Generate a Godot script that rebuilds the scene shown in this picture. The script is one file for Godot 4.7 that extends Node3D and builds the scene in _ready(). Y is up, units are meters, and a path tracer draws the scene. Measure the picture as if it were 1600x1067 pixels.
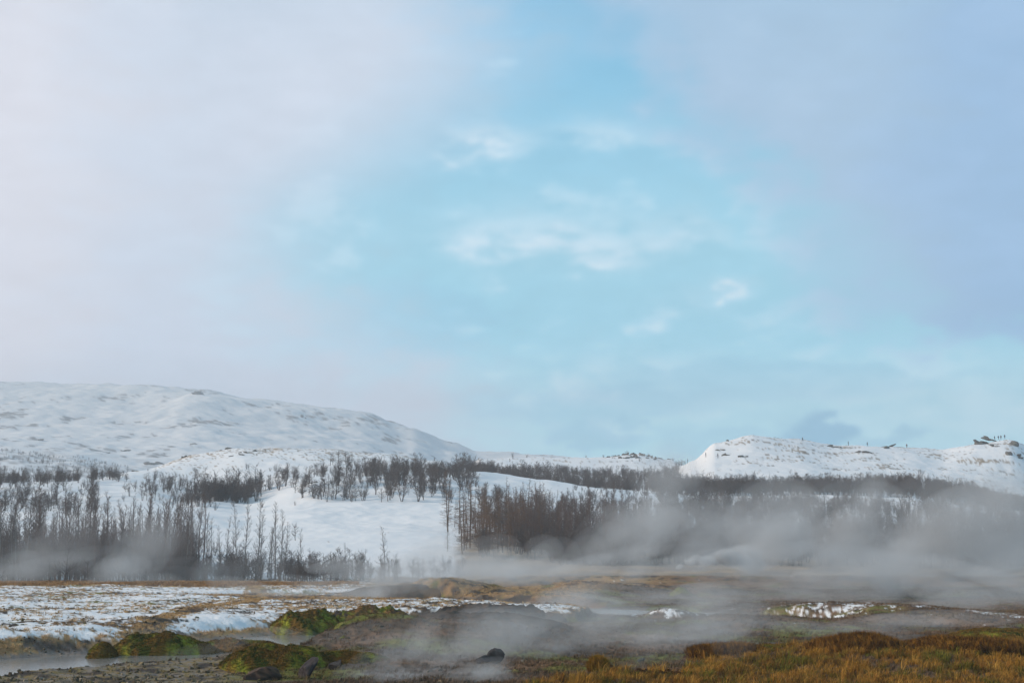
extends Node3D
# A geothermal field in winter: steaming stream banks in front, a bare birch wood, snowy hills and a mountain in cloud behind.

const F := 2198.0            # focal length of the photograph in its own pixels
const EYE := 4.0
const PITCH := 8.704         # degrees upwards
var rng := RandomNumberGenerator.new()
var na := FastNoiseLite.new()
var nb := FastNoiseLite.new()
var nr := FastNoiseLite.new()
var used := {}
var tan_p := 0.0

# ---------------------------------------------------------------- helpers
func elev(py: float) -> float:
	return deg_to_rad(PITCH) - atan((py - 533.5) / F)

func spot(px: float, py: float, y := 0.0) -> Vector2:      # (x, distance) of the point at height y seen at that place
	var d := (y - EYE) / tan(elev(py))
	return Vector2(across(px, d, y), d)

func across(px: float, d: float, y := 0.0) -> float:
	var p := deg_to_rad(PITCH)
	return (px - 800.0) / F * (d * cos(p) + (y - EYE) * sin(p))

func height_at(py: float, d: float) -> float:
	return EYE + d * tan(elev(py))

func numbered(n: String) -> String:
	if not used.has(n):
		used[n] = 0
		return n
	used[n] += 1
	return "%s_%03d" % [n, used[n]]

func tag(o: Node, label := "", category := "", group := "", kind := "") -> Node:
	if label: o.set_meta("label", label)
	if category: o.set_meta("category", category)
	if group: o.set_meta("group", group)
	if kind: o.set_meta("kind", kind)
	return o

func top(o: Node3D, called: String) -> Node3D:
	o.name = numbered(called)
	add_child(o)
	return o

func part(mesh: Mesh, called: String, m: Material, parent: Node) -> MeshInstance3D:
	var o := MeshInstance3D.new()
	o.mesh = mesh
	o.material_override = m
	o.name = called
	parent.add_child(o, true)
	return o

func one(mesh: Mesh, called: String, m: Material) -> MeshInstance3D:
	var o := MeshInstance3D.new()
	o.mesh = mesh
	o.material_override = m
	top(o, called)
	return o

func vmat(rough := 0.95, spec := 0.2) -> StandardMaterial3D:
	var m := StandardMaterial3D.new()
	m.vertex_color_use_as_albedo = true
	m.albedo_color = Color.WHITE
	m.roughness = rough
	m.metallic_specular = spec
	return m

func cmat(c: Color, rough := 0.95, spec := 0.2) -> StandardMaterial3D:   # c is linear
	var m := StandardMaterial3D.new()
	m.albedo_color = c.linear_to_srgb()
	m.roughness = rough
	m.metallic_specular = spec
	return m

func sheet(nx: int, nz: int, pos: PackedVector3Array, col: PackedColorArray) -> ArrayMesh:   # a grid of nx by nz points with smooth normals
	var nor := PackedVector3Array()
	nor.resize(pos.size())
	var idx := PackedInt32Array()
	idx.resize((nx - 1) * (nz - 1) * 6)
	var k := 0
	for j in nz - 1:
		for i in nx - 1:
			var a := j * nx + i
			idx[k] = a; idx[k + 1] = a + nx; idx[k + 2] = a + 1
			idx[k + 3] = a + 1; idx[k + 4] = a + nx; idx[k + 5] = a + nx + 1
			k += 6
	for j in nz:
		var j0 := maxi(j - 1, 0) * nx
		var j1 := mini(j + 1, nz - 1) * nx
		for i in nx:
			var n := (pos[j * nx + mini(i + 1, nx - 1)] - pos[j * nx + maxi(i - 1, 0)]).cross(pos[j1 + i] - pos[j0 + i])
			if n.y < 0.0: n = -n
			nor[j * nx + i] = n.normalized()
	# Godot's front faces run clockwise
	if nz > 1 and nx > 1:
		var g := (pos[nx] - pos[0]).cross(pos[1] - pos[0])
		if g.y > 0.0:
			for t in range(0, idx.size(), 3):
				var s := idx[t + 1]; idx[t + 1] = idx[t + 2]; idx[t + 2] = s
	return arrays(pos, idx, nor, col)

func arrays(pos: PackedVector3Array, idx: PackedInt32Array, nor = null, col = null) -> ArrayMesh:
	var a := []
	a.resize(Mesh.ARRAY_MAX)
	a[Mesh.ARRAY_VERTEX] = pos
	a[Mesh.ARRAY_INDEX] = idx
	if nor != null: a[Mesh.ARRAY_NORMAL] = nor
	if col != null: a[Mesh.ARRAY_COLOR] = col
	var m := ArrayMesh.new()
	m.add_surface_from_arrays(Mesh.PRIMITIVE_TRIANGLES, a)
	return m

func fbm(x: float, y: float, f: float) -> float:
	return na.get_noise_2d(x * f * 100.0, y * f * 100.0)

func hum(x: float, y: float, f: float) -> float:
	return nb.get_noise_2d(x * f * 100.0, y * f * 100.0)

func sst(a: float, b: float, v: float) -> float:
	return smoothstep(a, b, v) if b > a else 1.0 - smoothstep(b, a, v)

func curve(pts: Array, v: float) -> float:                  # piecewise linear, eased, through [x, y] pairs
	if v <= pts[0][0]: return pts[0][1]
	for i in pts.size() - 1:
		if v <= pts[i + 1][0]:
			return lerpf(pts[i][1], pts[i + 1][1], (v - pts[i][0]) / (pts[i + 1][0] - pts[i][0]))
	return pts[-1][1]

# ---------------------------------------------------------------- terrain
# For columns of the view: [photo x, [distance, photo y], ...] along which the hillside runs; hidden dips lie behind each crest.
const HILLS := [
	[-500, [195, 913], [260, 845], [330, 795], [390, 757], [480, 775], [700, 785], [1200, 790]],
	[0, [195, 913], [250, 852], [330, 792], [385, 756], [450, 772], [650, 782], [1200, 785]],
	[110, [195, 913], [250, 852], [330, 790], [390, 753], [450, 764], [650, 782], [1200, 785]],
	[200, [195, 913], [250, 852], [330, 788], [390, 750], [450, 738], [520, 752], [650, 782], [1200, 785]],
	[300, [195, 912], [250, 855], [330, 795], [390, 762], [450, 722], [480, 709], [560, 735], [700, 785], [1200, 785]],
	[380, [195, 912], [240, 862], [330, 802], [380, 768], [440, 718], [480, 700], [560, 725], [700, 785], [1200, 785]],
	[490, [195, 911], [230, 873], [290, 818], [330, 788], [370, 750], [400, 744], [480, 700], [560, 722], [700, 785], [1200, 785]],
	[600, [195, 910], [230, 872], [290, 816], [330, 785], [370, 748], [400, 743], [480, 711], [560, 730], [700, 785], [1200, 785]],
	[690, [195, 909], [230, 871], [290, 818], [330, 787], [370, 752], [400, 743], [480, 720], [560, 735], [700, 770], [1200, 785]],
	[750, [195, 908], [230, 871], [290, 822], [330, 793], [370, 758], [410, 739], [480, 744], [560, 738], [700, 726], [850, 718], [1000, 730], [1200, 785]],
	[850, [195, 907], [235, 870], [290, 830], [330, 802], [370, 772], [415, 752], [480, 759], [560, 742], [700, 728], [850, 716], [1000, 730], [1200, 785]],
	[940, [195, 906], [235, 872], [290, 835], [330, 806], [370, 780], [415, 762], [480, 768], [560, 748], [700, 730], [850, 716], [1000, 730], [1200, 785]],
	[1000, [195, 905], [235, 874], [290, 838], [330, 808], [370, 786], [415, 767], [480, 770], [560, 748], [700, 728], [850, 711], [1000, 730], [1200, 785]],
	[1050, [195, 905], [235, 875], [290, 840], [330, 812], [370, 790], [415, 772], [480, 767], [540, 748], [600, 737], [700, 728], [850, 720], [1000, 735], [1200, 785]],
	[1085, [195, 905], [235, 876], [290, 842], [330, 815], [370, 793], [415, 776], [480, 756], [530, 733], [570, 721], [650, 725], [850, 745], [1200, 785]],
	[1120, [195, 905], [235, 876], [290, 842], [330, 818], [370, 796], [415, 778], [470, 755], [520, 725], [565, 696], [600, 695], [650, 715], [1200, 785]],
	[1180, [195, 905], [235, 878], [290, 845], [330, 820], [370, 798], [415, 779], [470, 755], [520, 720], [570, 684], [600, 683], [660, 705], [1200, 785]],
	[1250, [195, 905], [235, 878], [290, 845], [330, 820], [370, 798], [415, 779], [470, 757], [520, 722], [575, 689], [600, 688], [660, 710], [1200, 785]],
	[1310, [195, 905], [235, 878], [290, 845], [330, 820], [370, 798], [415, 778], [470, 760], [520, 728], [575, 699], [600, 697], [660, 715], [1200, 785]],
	[1420, [195, 905], [235, 880], [290, 848], [330, 822], [370, 800], [415, 779], [470, 760], [520, 730], [575, 701], [600, 698], [660, 715], [1200, 785]],
	[1480, [195, 905], [235, 880], [290, 850], [330, 825], [370, 805], [415, 788], [470, 765], [520, 736], [575, 707], [600, 704], [660, 720], [1200, 785]],
	[1540, [195, 905], [235, 880], [290, 852], [330, 828], [370, 812], [415, 795], [470, 770], [520, 738], [570, 697], [600, 693], [660, 715], [1200, 785]],
	[1585, [195, 905], [235, 880], [290, 853], [330, 830], [370, 815], [415, 800], [470, 778], [520, 742], [570, 692], [600, 688], [660, 715], [1200, 785]],
	[1640, [195, 905], [235, 880], [290, 853], [330, 830], [370, 815], [415, 803], [470, 785], [520, 760], [570, 715], [600, 708], [660, 725], [1200, 785]],
	[2100, [195, 905], [235, 880], [290, 853], [330, 830], [370, 815], [415, 803], [470, 785], [520, 760], [570, 730], [600, 728], [660, 735], [1200, 785]],
]
const FAR := [
	[-1500, [1000, 800], [1500, 760], [2000, 725], [2500, 680], [2900, 650], [3300, 660]],
	[-400, [1000, 770], [1300, 738], [1600, 715], [2000, 685], [2500, 635], [2900, 597], [3300, 605]],
	[0, [1000, 768], [1250, 738], [1500, 722], [1700, 712], [2000, 690], [2500, 640], [2900, 600], [3300, 608]],
	[110, [1000, 768], [1250, 745], [1500, 730], [1700, 712], [2000, 690], [2500, 638], [2900, 600], [3300, 608]],
	[200, [1000, 775], [1250, 755], [1500, 738], [1700, 722], [2000, 694], [2500, 640], [2800, 606], [3300, 625]],
	[300, [1000, 780], [1500, 745], [1900, 703], [2300, 655], [2700, 612], [3100, 630], [3300, 650]],
	[450, [1000, 790], [1500, 755], [2000, 706], [2400, 662], [2700, 627], [3100, 645], [3300, 660]],
	[560, [1000, 790], [1500, 765], [2000, 722], [2400, 684], [2700, 646], [3100, 665], [3300, 690]],
	[640, [1000, 790], [1500, 775], [2000, 740], [2400, 705], [2700, 671], [3100, 690], [3300, 710]],
	[700, [1000, 790], [1500, 780], [2000, 755], [2400, 725], [2700, 696], [3100, 705], [3300, 720]],
	[745, [1000, 790], [1500, 780], [2000, 765], [2400, 737], [2700, 714], [3100, 717], [3300, 735]],
	[850, [1000, 790], [1500, 780], [2000, 765], [2400, 735], [2700, 713], [3100, 717], [3300, 735]],
	[960, [1000, 790], [1500, 785], [2000, 775], [2400, 750], [2700, 722], [3100, 725], [3300, 740]],
	[1060, [1000, 790], [1500, 790], [2000, 785], [2400, 770], [2700, 750], [3100, 752], [3300, 765]],
	[2600, [1000, 800], [1500, 800], [2000, 800], [2400, 790], [2700, 780], [3100, 780], [3300, 785]],
]
var tab_cols := {}
func make_table(rows: Array, d0: float, step: float, n: int) -> Array:
	var out := []
	for r in rows:
		var ds := []; var ys := []
		for k in range(1, r.size()):
			ds.append(float(r[k][0])); ys.append(height_at(r[k][1], r[k][0]))
		var m := []                                             # slopes of a monotone cubic
		for k in ds.size():
			if k == 0 or k == ds.size() - 1: m.append(0.0 if k else (ys[1] - ys[0]) / (ds[1] - ds[0]) * 0.3)
			else:
				var a: float = (ys[k] - ys[k - 1]) / (ds[k] - ds[k - 1])
				var b: float = (ys[k + 1] - ys[k]) / (ds[k + 1] - ds[k])
				m.append(0.0 if a * b <= 0.0 else 2.0 * a * b / (a + b))
		var line := PackedFloat32Array()
		line.resize(n)
		var s := 0
		for i in n:
			var d := d0 + step * i
			while s < ds.size() - 2 and d > ds[s + 1]: s += 1
			var w: float = ds[s + 1] - ds[s]
			var t := clampf((d - ds[s]) / w, 0.0, 1.0)
			var t2 := t * t; var t3 := t2 * t
			line[i] = (2 * t3 - 3 * t2 + 1) * ys[s] + (t3 - 2 * t2 + t) * w * m[s] + (3 * t2 - 2 * t3) * ys[s + 1] + (t3 - t2) * w * m[s + 1]
		out.append([float(r[0]), line])
	return out

func from_table(t: Array, a: float, d: float, d0: float, step: float) -> float:
	var n := t.size()
	var i := 0
	while i < n - 2 and a > t[i + 1][0]: i += 1
	var u := clampf((a - t[i][0]) / (t[i + 1][0] - t[i][0]), 0.0, 1.0)
	var r := clampf((d - d0) / step, 0.0, t[0][1].size() - 1.001)
	var k := int(r)
	var fr := r - k
	var p1: float = lerpf(t[i][1][k], t[i][1][k + 1], fr)
	var p2: float = lerpf(t[i + 1][1][k], t[i + 1][1][k + 1], fr)
	return lerpf(p1, p2, u * u * (3.0 - 2.0 * u) * 0.6 + u * 0.4)

var hills := []
var far := []
var stream := PackedVector2Array()
var brook := PackedVector2Array()

func middle(x: float) -> float:          # distance of the stream's middle line at that x
	for i in stream.size() - 1:
		if x < stream[i + 1].x: return lerpf(stream[i].y, stream[i + 1].y, clampf((x - stream[i].x) / (stream[i + 1].x - stream[i].x), 0.0, 1.0))
	return stream[-1].y

func near_line(p: Vector2, line: PackedVector2Array) -> float:
	var best := 1e9
	for i in line.size() - 1:
		best = minf(best, p.distance_squared_to(Geometry2D.get_closest_point_to_segment(p, line[i], line[i + 1])))
	return sqrt(best)

# low rises of the field: [x, distance, half width, half depth in front, half depth behind, height, flatness]
var rises := []

func rise(px: float, d: float, half_px: float, df: float, db: float, h: float, flat := 2.0) -> void:
	rises.append([across(px, d), d, half_px / F * d, df, db, h, flat])

func field_plan() -> void:
	for q in [[-260, 1075], [-90, 1056], [60, 1040], [190, 1031], [320, 1024], [400, 1012], [470, 1000], [560, 992], [640, 988]]:
		stream.append(spot(q[0], q[1], -0.35))
	for q in [[330, 940], [420, 939], [540, 938], [680, 946], [820, 950], [950, 957], [1090, 962], [1220, 968]]:
		brook.append(spot(q[0], q[1], -0.2))
	rise(700, 73, 235, 17, 4.5, 0.95, 2.2)       # the long dark ridge in the middle
	rise(560, 66, 120, 8, 4, 0.55, 2.0)
	rise(665, 138, 140, 7, 7, 1.25, 2.4)         # brown hump beyond the brook
	rise(820, 170, 120, 8, 8, 0.9, 2.0)
	rise(1340, 103, 210, 11, 9, 0.75, 1.6)        # snow-streaked knoll
	rise(1050, 96, 45, 4, 4, 0.5, 2.0)
	rise(1450, 92, 120, 7, 7, 0.5, 2.0)
	rise(1180, 88, 130, 8, 8, 0.35, 2.0)
	rise(1340, 56, 230, 9, 5, 0.42, 2.2)         # grassy foreground bank
	rise(1300, 57.5, 70, 2.2, 2.0, 0.28, 2.0)
	rise(1570, 64, 160, 8, 5, 0.45, 2.0)
	rise(945, 50, 30, 1.6, 1.5, 0.28, 2.0)
	rise(1120, 152, 60, 5, 5, 0.5, 2.0)          # ground round the steam vent
	rise(1063, 148, 18, 3, 3, 0.9, 1.6)
	rise(1450, 150, 400, 9, 14, 0.5, 2.0)
	rise(950, 155, 120, 6, 6, 0.9, 2.0)

func field(x: float, d: float) -> float:
	var a := 800.0 + F * x / maxf(d, 5.0) / 0.985
	var y := 0.22 * fbm(x, d, 0.05) + 0.09 * hum(x, d, 0.35)
	y += 0.05 * fbm(x, d, 0.9)
	# the snowy plain on the left and the plateau between the two waters
	var edge := 62.0 + 2.5 * fbm(x, 9.0, 0.12)
	edge += curve([[-400, -14], [0, -12], [120, -6], [200, -4], [430, -3], [470, 19], [620, 21], [900, 27], [960, 60], [1100, 80]], a) + 1.6 * fbm(x, d, 0.22)
	var lift := sst(edge - 1.0, edge + curve([[0, 14], [120, 13], [230, 10], [425, 9], [470, 5]], a), d) * sst(1010.0, 860.0, a)
	y += lift * (0.62 + 0.12 * fbm(x, d, 0.11) + 0.13 * absf(hum(x, d, 0.22)))
	for r in rises:
		var u: float = (x - r[0]) / r[2]
		if absf(u) < 1.6:
			var v: float = (d - r[1]) / (r[3] if d < r[1] else r[4])
			if absf(v) < 1.6:
				var q := sqrt(u * u + v * v) * (1.0 + 0.18 * fbm(x + r[1], d, 0.25))
				if q < 1.5: y += r[5] * exp(-pow(q * 1.25, r[6] * 1.6))
	if d < 100.0 and a < 760.0:
		var w := near_line(Vector2(x, d), stream)
		var beyond := sst(-1.0, 1.0, d - middle(x))
		y = lerpf(-0.62 + 0.05 * hum(x, d, 0.3), y, sst(lerpf(3.0, 2.6, beyond), lerpf(5.6, 8.0, beyond) + 0.9 * fbm(x, d, 0.3), w))
	elif d > 75.0 and d < 175.0:
		var w := near_line(Vector2(x, d), brook)
		y = lerpf(-0.5, y, sst(3.0, 6.5 + 1.5 * fbm(x, d, 0.2), w))
	return y

func ground(x: float, d: float) -> float:
	if d < 176.0: return field(x, d)
	var a := 800.0 + F * x / d / 0.992
	var y := from_table(hills, a, d, 170.0, 5.0)
	var k := sst(200.0, 300.0, d)
	y += k * (1.0 * fbm(x, d, 0.02) + 0.4 * fbm(x, d, 0.07) + 0.08 * hum(x, d, 0.25)) + (1.0 - k) * 0.15 * hum(x, d, 0.2)
	if d < 205.0: y = lerpf(field(x, d), y, sst(176.0, 205.0, d))
	return y

func at(px: float, d: float) -> Vector3:
	var x := across(px, d, height_at(800, d))
	return Vector3(x, ground(x, d), -d)

const SNOW := Color(0.67, 0.66, 0.655)
const STRAW := Color(0.47, 0.295, 0.13)
const RUST := Color(0.20, 0.105, 0.05)
const SOIL := Color(0.055, 0.044, 0.036)
const SILT := Color(0.19, 0.165, 0.15)
const OCHRE := Color(0.185, 0.13, 0.05)
const MOSS := Color(0.135, 0.14, 0.026)
const MOSSDARK := Color(0.05, 0.055, 0.014)
const HEATH := Color(0.10, 0.075, 0.055)

var straw_at := 0.0     # how much dry grass the last call of tone() found, for the tufts
func tone(x: float, d: float, y: float) -> Color:
	var a := 800.0 + F * x / maxf(d, 5.0) / 0.99
	var n1 := fbm(x, d, 0.09)
	var n2 := fbm(x, d, 0.45)
	var n3 := fbm(x, d, 1.9)
	straw_at = 0.0
	if d > 205.0:
		# snow with heath and stones showing through on the rough crests
		var bare := -0.34 + 0.5 * n2 + 0.45 * n3
		if d > 420.0:
			bare += 0.10 + 0.34 * fbm(x, d, 0.03) + 0.2 * sst(470.0, 560.0, d) * sst(1100.0, 1180.0, a)
			if a < 720.0 and a > 180.0: bare += 0.32 * sst(420.0, 465.0, d) + 0.12 * n1
			if d > 640.0: bare += 0.12
		else:
			bare += 0.04 + 0.2 * fbm(x, d, 0.04) - 0.10 * sst(380.0, 430.0, a) * sst(740.0, 700.0, a)
		if a > 1120.0 and d > 500.0: bare += 0.5 * fbm(x * 0.35, d, 0.09) - 0.02
		var foot := sst(310.0, 235.0, d + 25.0 * n1) * sst(680.0, 760.0, a)             # heath under the wood on the right
		bare = maxf(bare, foot * (0.5 + 0.3 * n2))
		return SNOW.lerp(HEATH.lerp(STRAW, 0.25 + 0.5 * n1), sst(0.10, 0.30, bare) * 0.85)
	var c := SOIL.lerp(HEATH, clampf(0.5 + n2, 0.0, 1.0))
	# wet silt and dark banks of the middle and right
	c = c.lerp(SILT, sst(0.0, 0.45, n1 + 0.4 * n3) * 0.5)
	c = c.lerp(RUST, sst(0.05, 0.4, fbm(x + 40.0, d, 0.13) + 0.35 * n3) * 0.6)
	c = c.lerp(MOSS, sst(0.12, 0.34, fbm(x - 70.0, d, 0.12) + 0.3 * n2) * 0.75)
	# dry grass
	var g := 0.0
	g += sst(480.0, 380.0, a) * sst(40.0, 70.0, d)                                 # left plain
	g += sst(0.25, 0.6, y) * sst(80.0, 90.0, d) * sst(1000.0, 860.0, a)            # plateau
	g += sst(150.0, 170.0, d)
	g += 0.8 * sst(1150.0, 1240.0, a) * sst(80.0, 92.0, d)
	g = clampf(g, 0.0, 1.0)
	straw_at = g * sst(-0.35, 0.15, n2 + 0.5 * n1)
	c = c.lerp(STRAW.lerp(RUST, clampf(0.4 + 0.8 * n2, 0.0, 0.8)).lerp(Color(0.15, 0.095, 0.07), sst(950.0, 1100.0, a) * 0.75), straw_at * 0.9)
	# snow lying between the tussocks
	var s := 0.0
	if a < 940.0:
		s = g * 0.62 - 0.10 * sst(150.0, 172.0, d)
		s -= 0.42 * sst(24.0, 0.0, absf(a - curve([[50, 60], [58, 140], [66, 200], [80, 265], [95, 310], [110, 400]], d)) * d / F * 17.0)     # a track of standing grass
		s -= 0.4 * sst(0.0, 1.0, 1.0 - absf(d - curve([[200, 130], [440, 122], [600, 118], [800, 128]], a)) / 8.0) * sst(250.0, 400.0, a)
		s -= 0.9 * lerpf(sst(0.50, 0.26, y), sst(0.12, -0.08, y), sst(70.0, 150.0, a + 60.0 * n1)) + 0.6 * sst(560.0, 640.0, a) * sst(116.0, 130.0, d)
		s += 0.16 * fbm(x, d, 0.04) - 0.04 + 0.3 * exp(-pow((a - 365.0) / 75.0, 2.0) - pow((d - 73.0) / 12.0, 2.0))
	elif d > 80.0:
		var kx := (a - 1340.0) / 270.0
		var kd := (d - 103.0) / 12.0
		s = 0.37 * exp(-kx * kx - kd * kd) + 0.2 * fbm(x, d * 0.4, 0.35) + 0.15 * fbm(x, d, 3.6) + 0.4 * exp(-pow((a - 1055.0) / 40.0, 2.0) - pow((d - 96.0) / 5.0, 2.0))
		s += 0.33 * exp(-pow((a - 1180.0) / 220.0, 2.0) - pow((d - 97.0) / 4.0, 2.0)) + 0.3 * exp(-pow((a - 1580.0) / 120.0, 2.0) - pow((d - 96.0) / 7.0, 2.0))
	var lie := s + 0.30 * n2 + 0.42 * n3 + 0.18 * n1 - 0.3 * absf(hum(x, d, 0.22))
	var cover := sst(0.36, 0.52, lie)
	if d < 110.0 and d > 56.0 and a > 60.0 and a < 900.0 and cover > 0.0:
		var steep := absf(field(x, d + 0.5) - field(x, d - 0.5))
		cover *= sst(0.5, 0.22, steep + 0.12 * n2)
		c = c.lerp(MOSSDARK.lerp(HEATH, clampf(0.4 + n3, 0.0, 1.0)), sst(0.3, 0.55, steep + 0.1 * n2))
	straw_at *= 1.0 - 0.75 * cover
	c = c.lerp(SNOW, cover * 0.96)
	# ochre gravel by the stream, and silt under the water
	if d < 66.0 and a < 420.0:
		var k := sst(62.0, 56.0, d) * sst(430.0, 330.0, a)
		c = c.lerp(OCHRE.lerp(SILT, clampf(0.5 + n3 * 1.2, 0.0, 1.0)).lerp(SOIL, sst(-0.1, 0.35, n2 + 0.4 * n3)), k)
		straw_at *= 1.0 - k
	if y < -0.2: c = c.lerp(SILT, 0.7)
	# golden grass of the foreground bank
	var fg := sst(840.0, 900.0, a + 60.0 * n1) * sst(curve([[800, 48], [940, 50], [1060, 53], [1120, 60], [1500, 66], [1700, 70]], a) + 2.0, curve([[800, 48], [940, 50], [1060, 53], [1120, 60], [1500, 66], [1700, 70]], a) - 1.0, d + 2.0 * n2)
	c = c.lerp(RUST.lerp(SOIL, 0.6), fg)
	return c

func build_ground() -> void:
	var us := PackedFloat32Array()
	for u in [-6.0, -3.0, -1.6, -1.0, -0.75, -0.6, -0.52]: us.append(u)
	var n := 880
	for i in n: us.append(-0.46 + 0.92 * i / (n - 1.0))
	for u in [0.52, 0.6, 0.75, 1.0, 1.6, 3.0, 6.0]: us.append(u)
	var ds := PackedFloat32Array()
	for d in [4.0, 12.0, 20.0, 28.0, 34.0, 38.0, 41.0]: ds.append(d)
	var d := 43.0
	while d < 1200.0:
		ds.append(d)
		d += d * 0.0048 if d < 185.0 else 1.7 if d < 470.0 else 2.4 if d < 680.0 else 12.0
	var nx := us.size()
	var pos := PackedVector3Array(); pos.resize(nx * ds.size())
	var col := PackedColorArray(); col.resize(nx * ds.size())
	var k := 0
	for dd in ds:
		for u in us:
			var x := u * dd
			var y := ground(x, dd)
			pos[k] = Vector3(x, y, -dd)
			col[k] = tone(x, dd, y)
			k += 1
	var m := vmat(0.96, 0.15)
	relief(m, 0.35, 4.0, 12)
	tag(one(sheet(nx, ds.size(), pos, col), "ground", m), "", "", "", "structure")

func relief(m: StandardMaterial3D, scale: float, cm: float, seed_: int) -> void:
	var nt := NoiseTexture2D.new()
	nt.width = 1024; nt.height = 1024; nt.seamless = true
	var n := FastNoiseLite.new()
	n.seed = seed_; n.frequency = 0.012; n.fractal_octaves = 6; n.fractal_gain = 0.6
	nt.noise = n
	m.heightmap_enabled = true
	m.heightmap_texture = nt
	m.heightmap_scale = cm
	m.uv1_triplanar = true; m.uv1_world_triplanar = true
	m.uv1_scale = Vector3.ONE * scale

func far_y(x: float, d: float) -> float:
	var y := from_table(far, 800.0 + F * x / d / 0.992, d, 1000.0, 20.0)
	return y + sst(1050.0, 1400.0, d) * (14.0 * fbm(x, d, 0.0016) + 7.0 * fbm(x, d, 0.006) + 3.5 * absf(hum(x, d, 0.012)) + 1.2 * fbm(x, d, 0.03))

func build_mountain() -> void:
	var pos := PackedVector3Array()
	var col := PackedColorArray()
	var nx := 520
	var nz := 230
	for j in nz:
		var d := 1000.0 + 2300.0 * j / (nz - 1.0)
		for i in nx:
			var a := -1500.0 + 4100.0 * i / (nx - 1.0)
			if i < 400: a = -450.0 + 1350.0 * i / 400.0
			else: a = 900.0 + 1700.0 * (i - 400) / 119.0
			var x := (a - 800.0) / F * d * 0.992
			var y := far_y(x, d)
			pos.append(Vector3(x, y, -d))
			var n := fbm(x, d, 0.004) * 0.6 + fbm(x, d, 0.012) * 0.6 + fbm(x, d * 2.2, 0.04) * 0.65
			var bare := sst(0.36, 0.55, n)
			# birch scrub on the lower slope
			var scrub := sst(1760.0, 1600.0, d + 160.0 * fbm(x, d, 0.008)) * sst(330.0, 150.0, a)
			bare = maxf(bare, scrub * sst(-0.25, 0.35, fbm(x, d, 0.05) + 0.3 * fbm(x, d, 0.012)) * 0.75)
			col.append(SNOW.lerp(Color(0.13, 0.11, 0.10), bare * 0.85))
	tag(one(sheet(nx, nz, pos, col), "mountain", vmat()), "", "", "", "structure")

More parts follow.
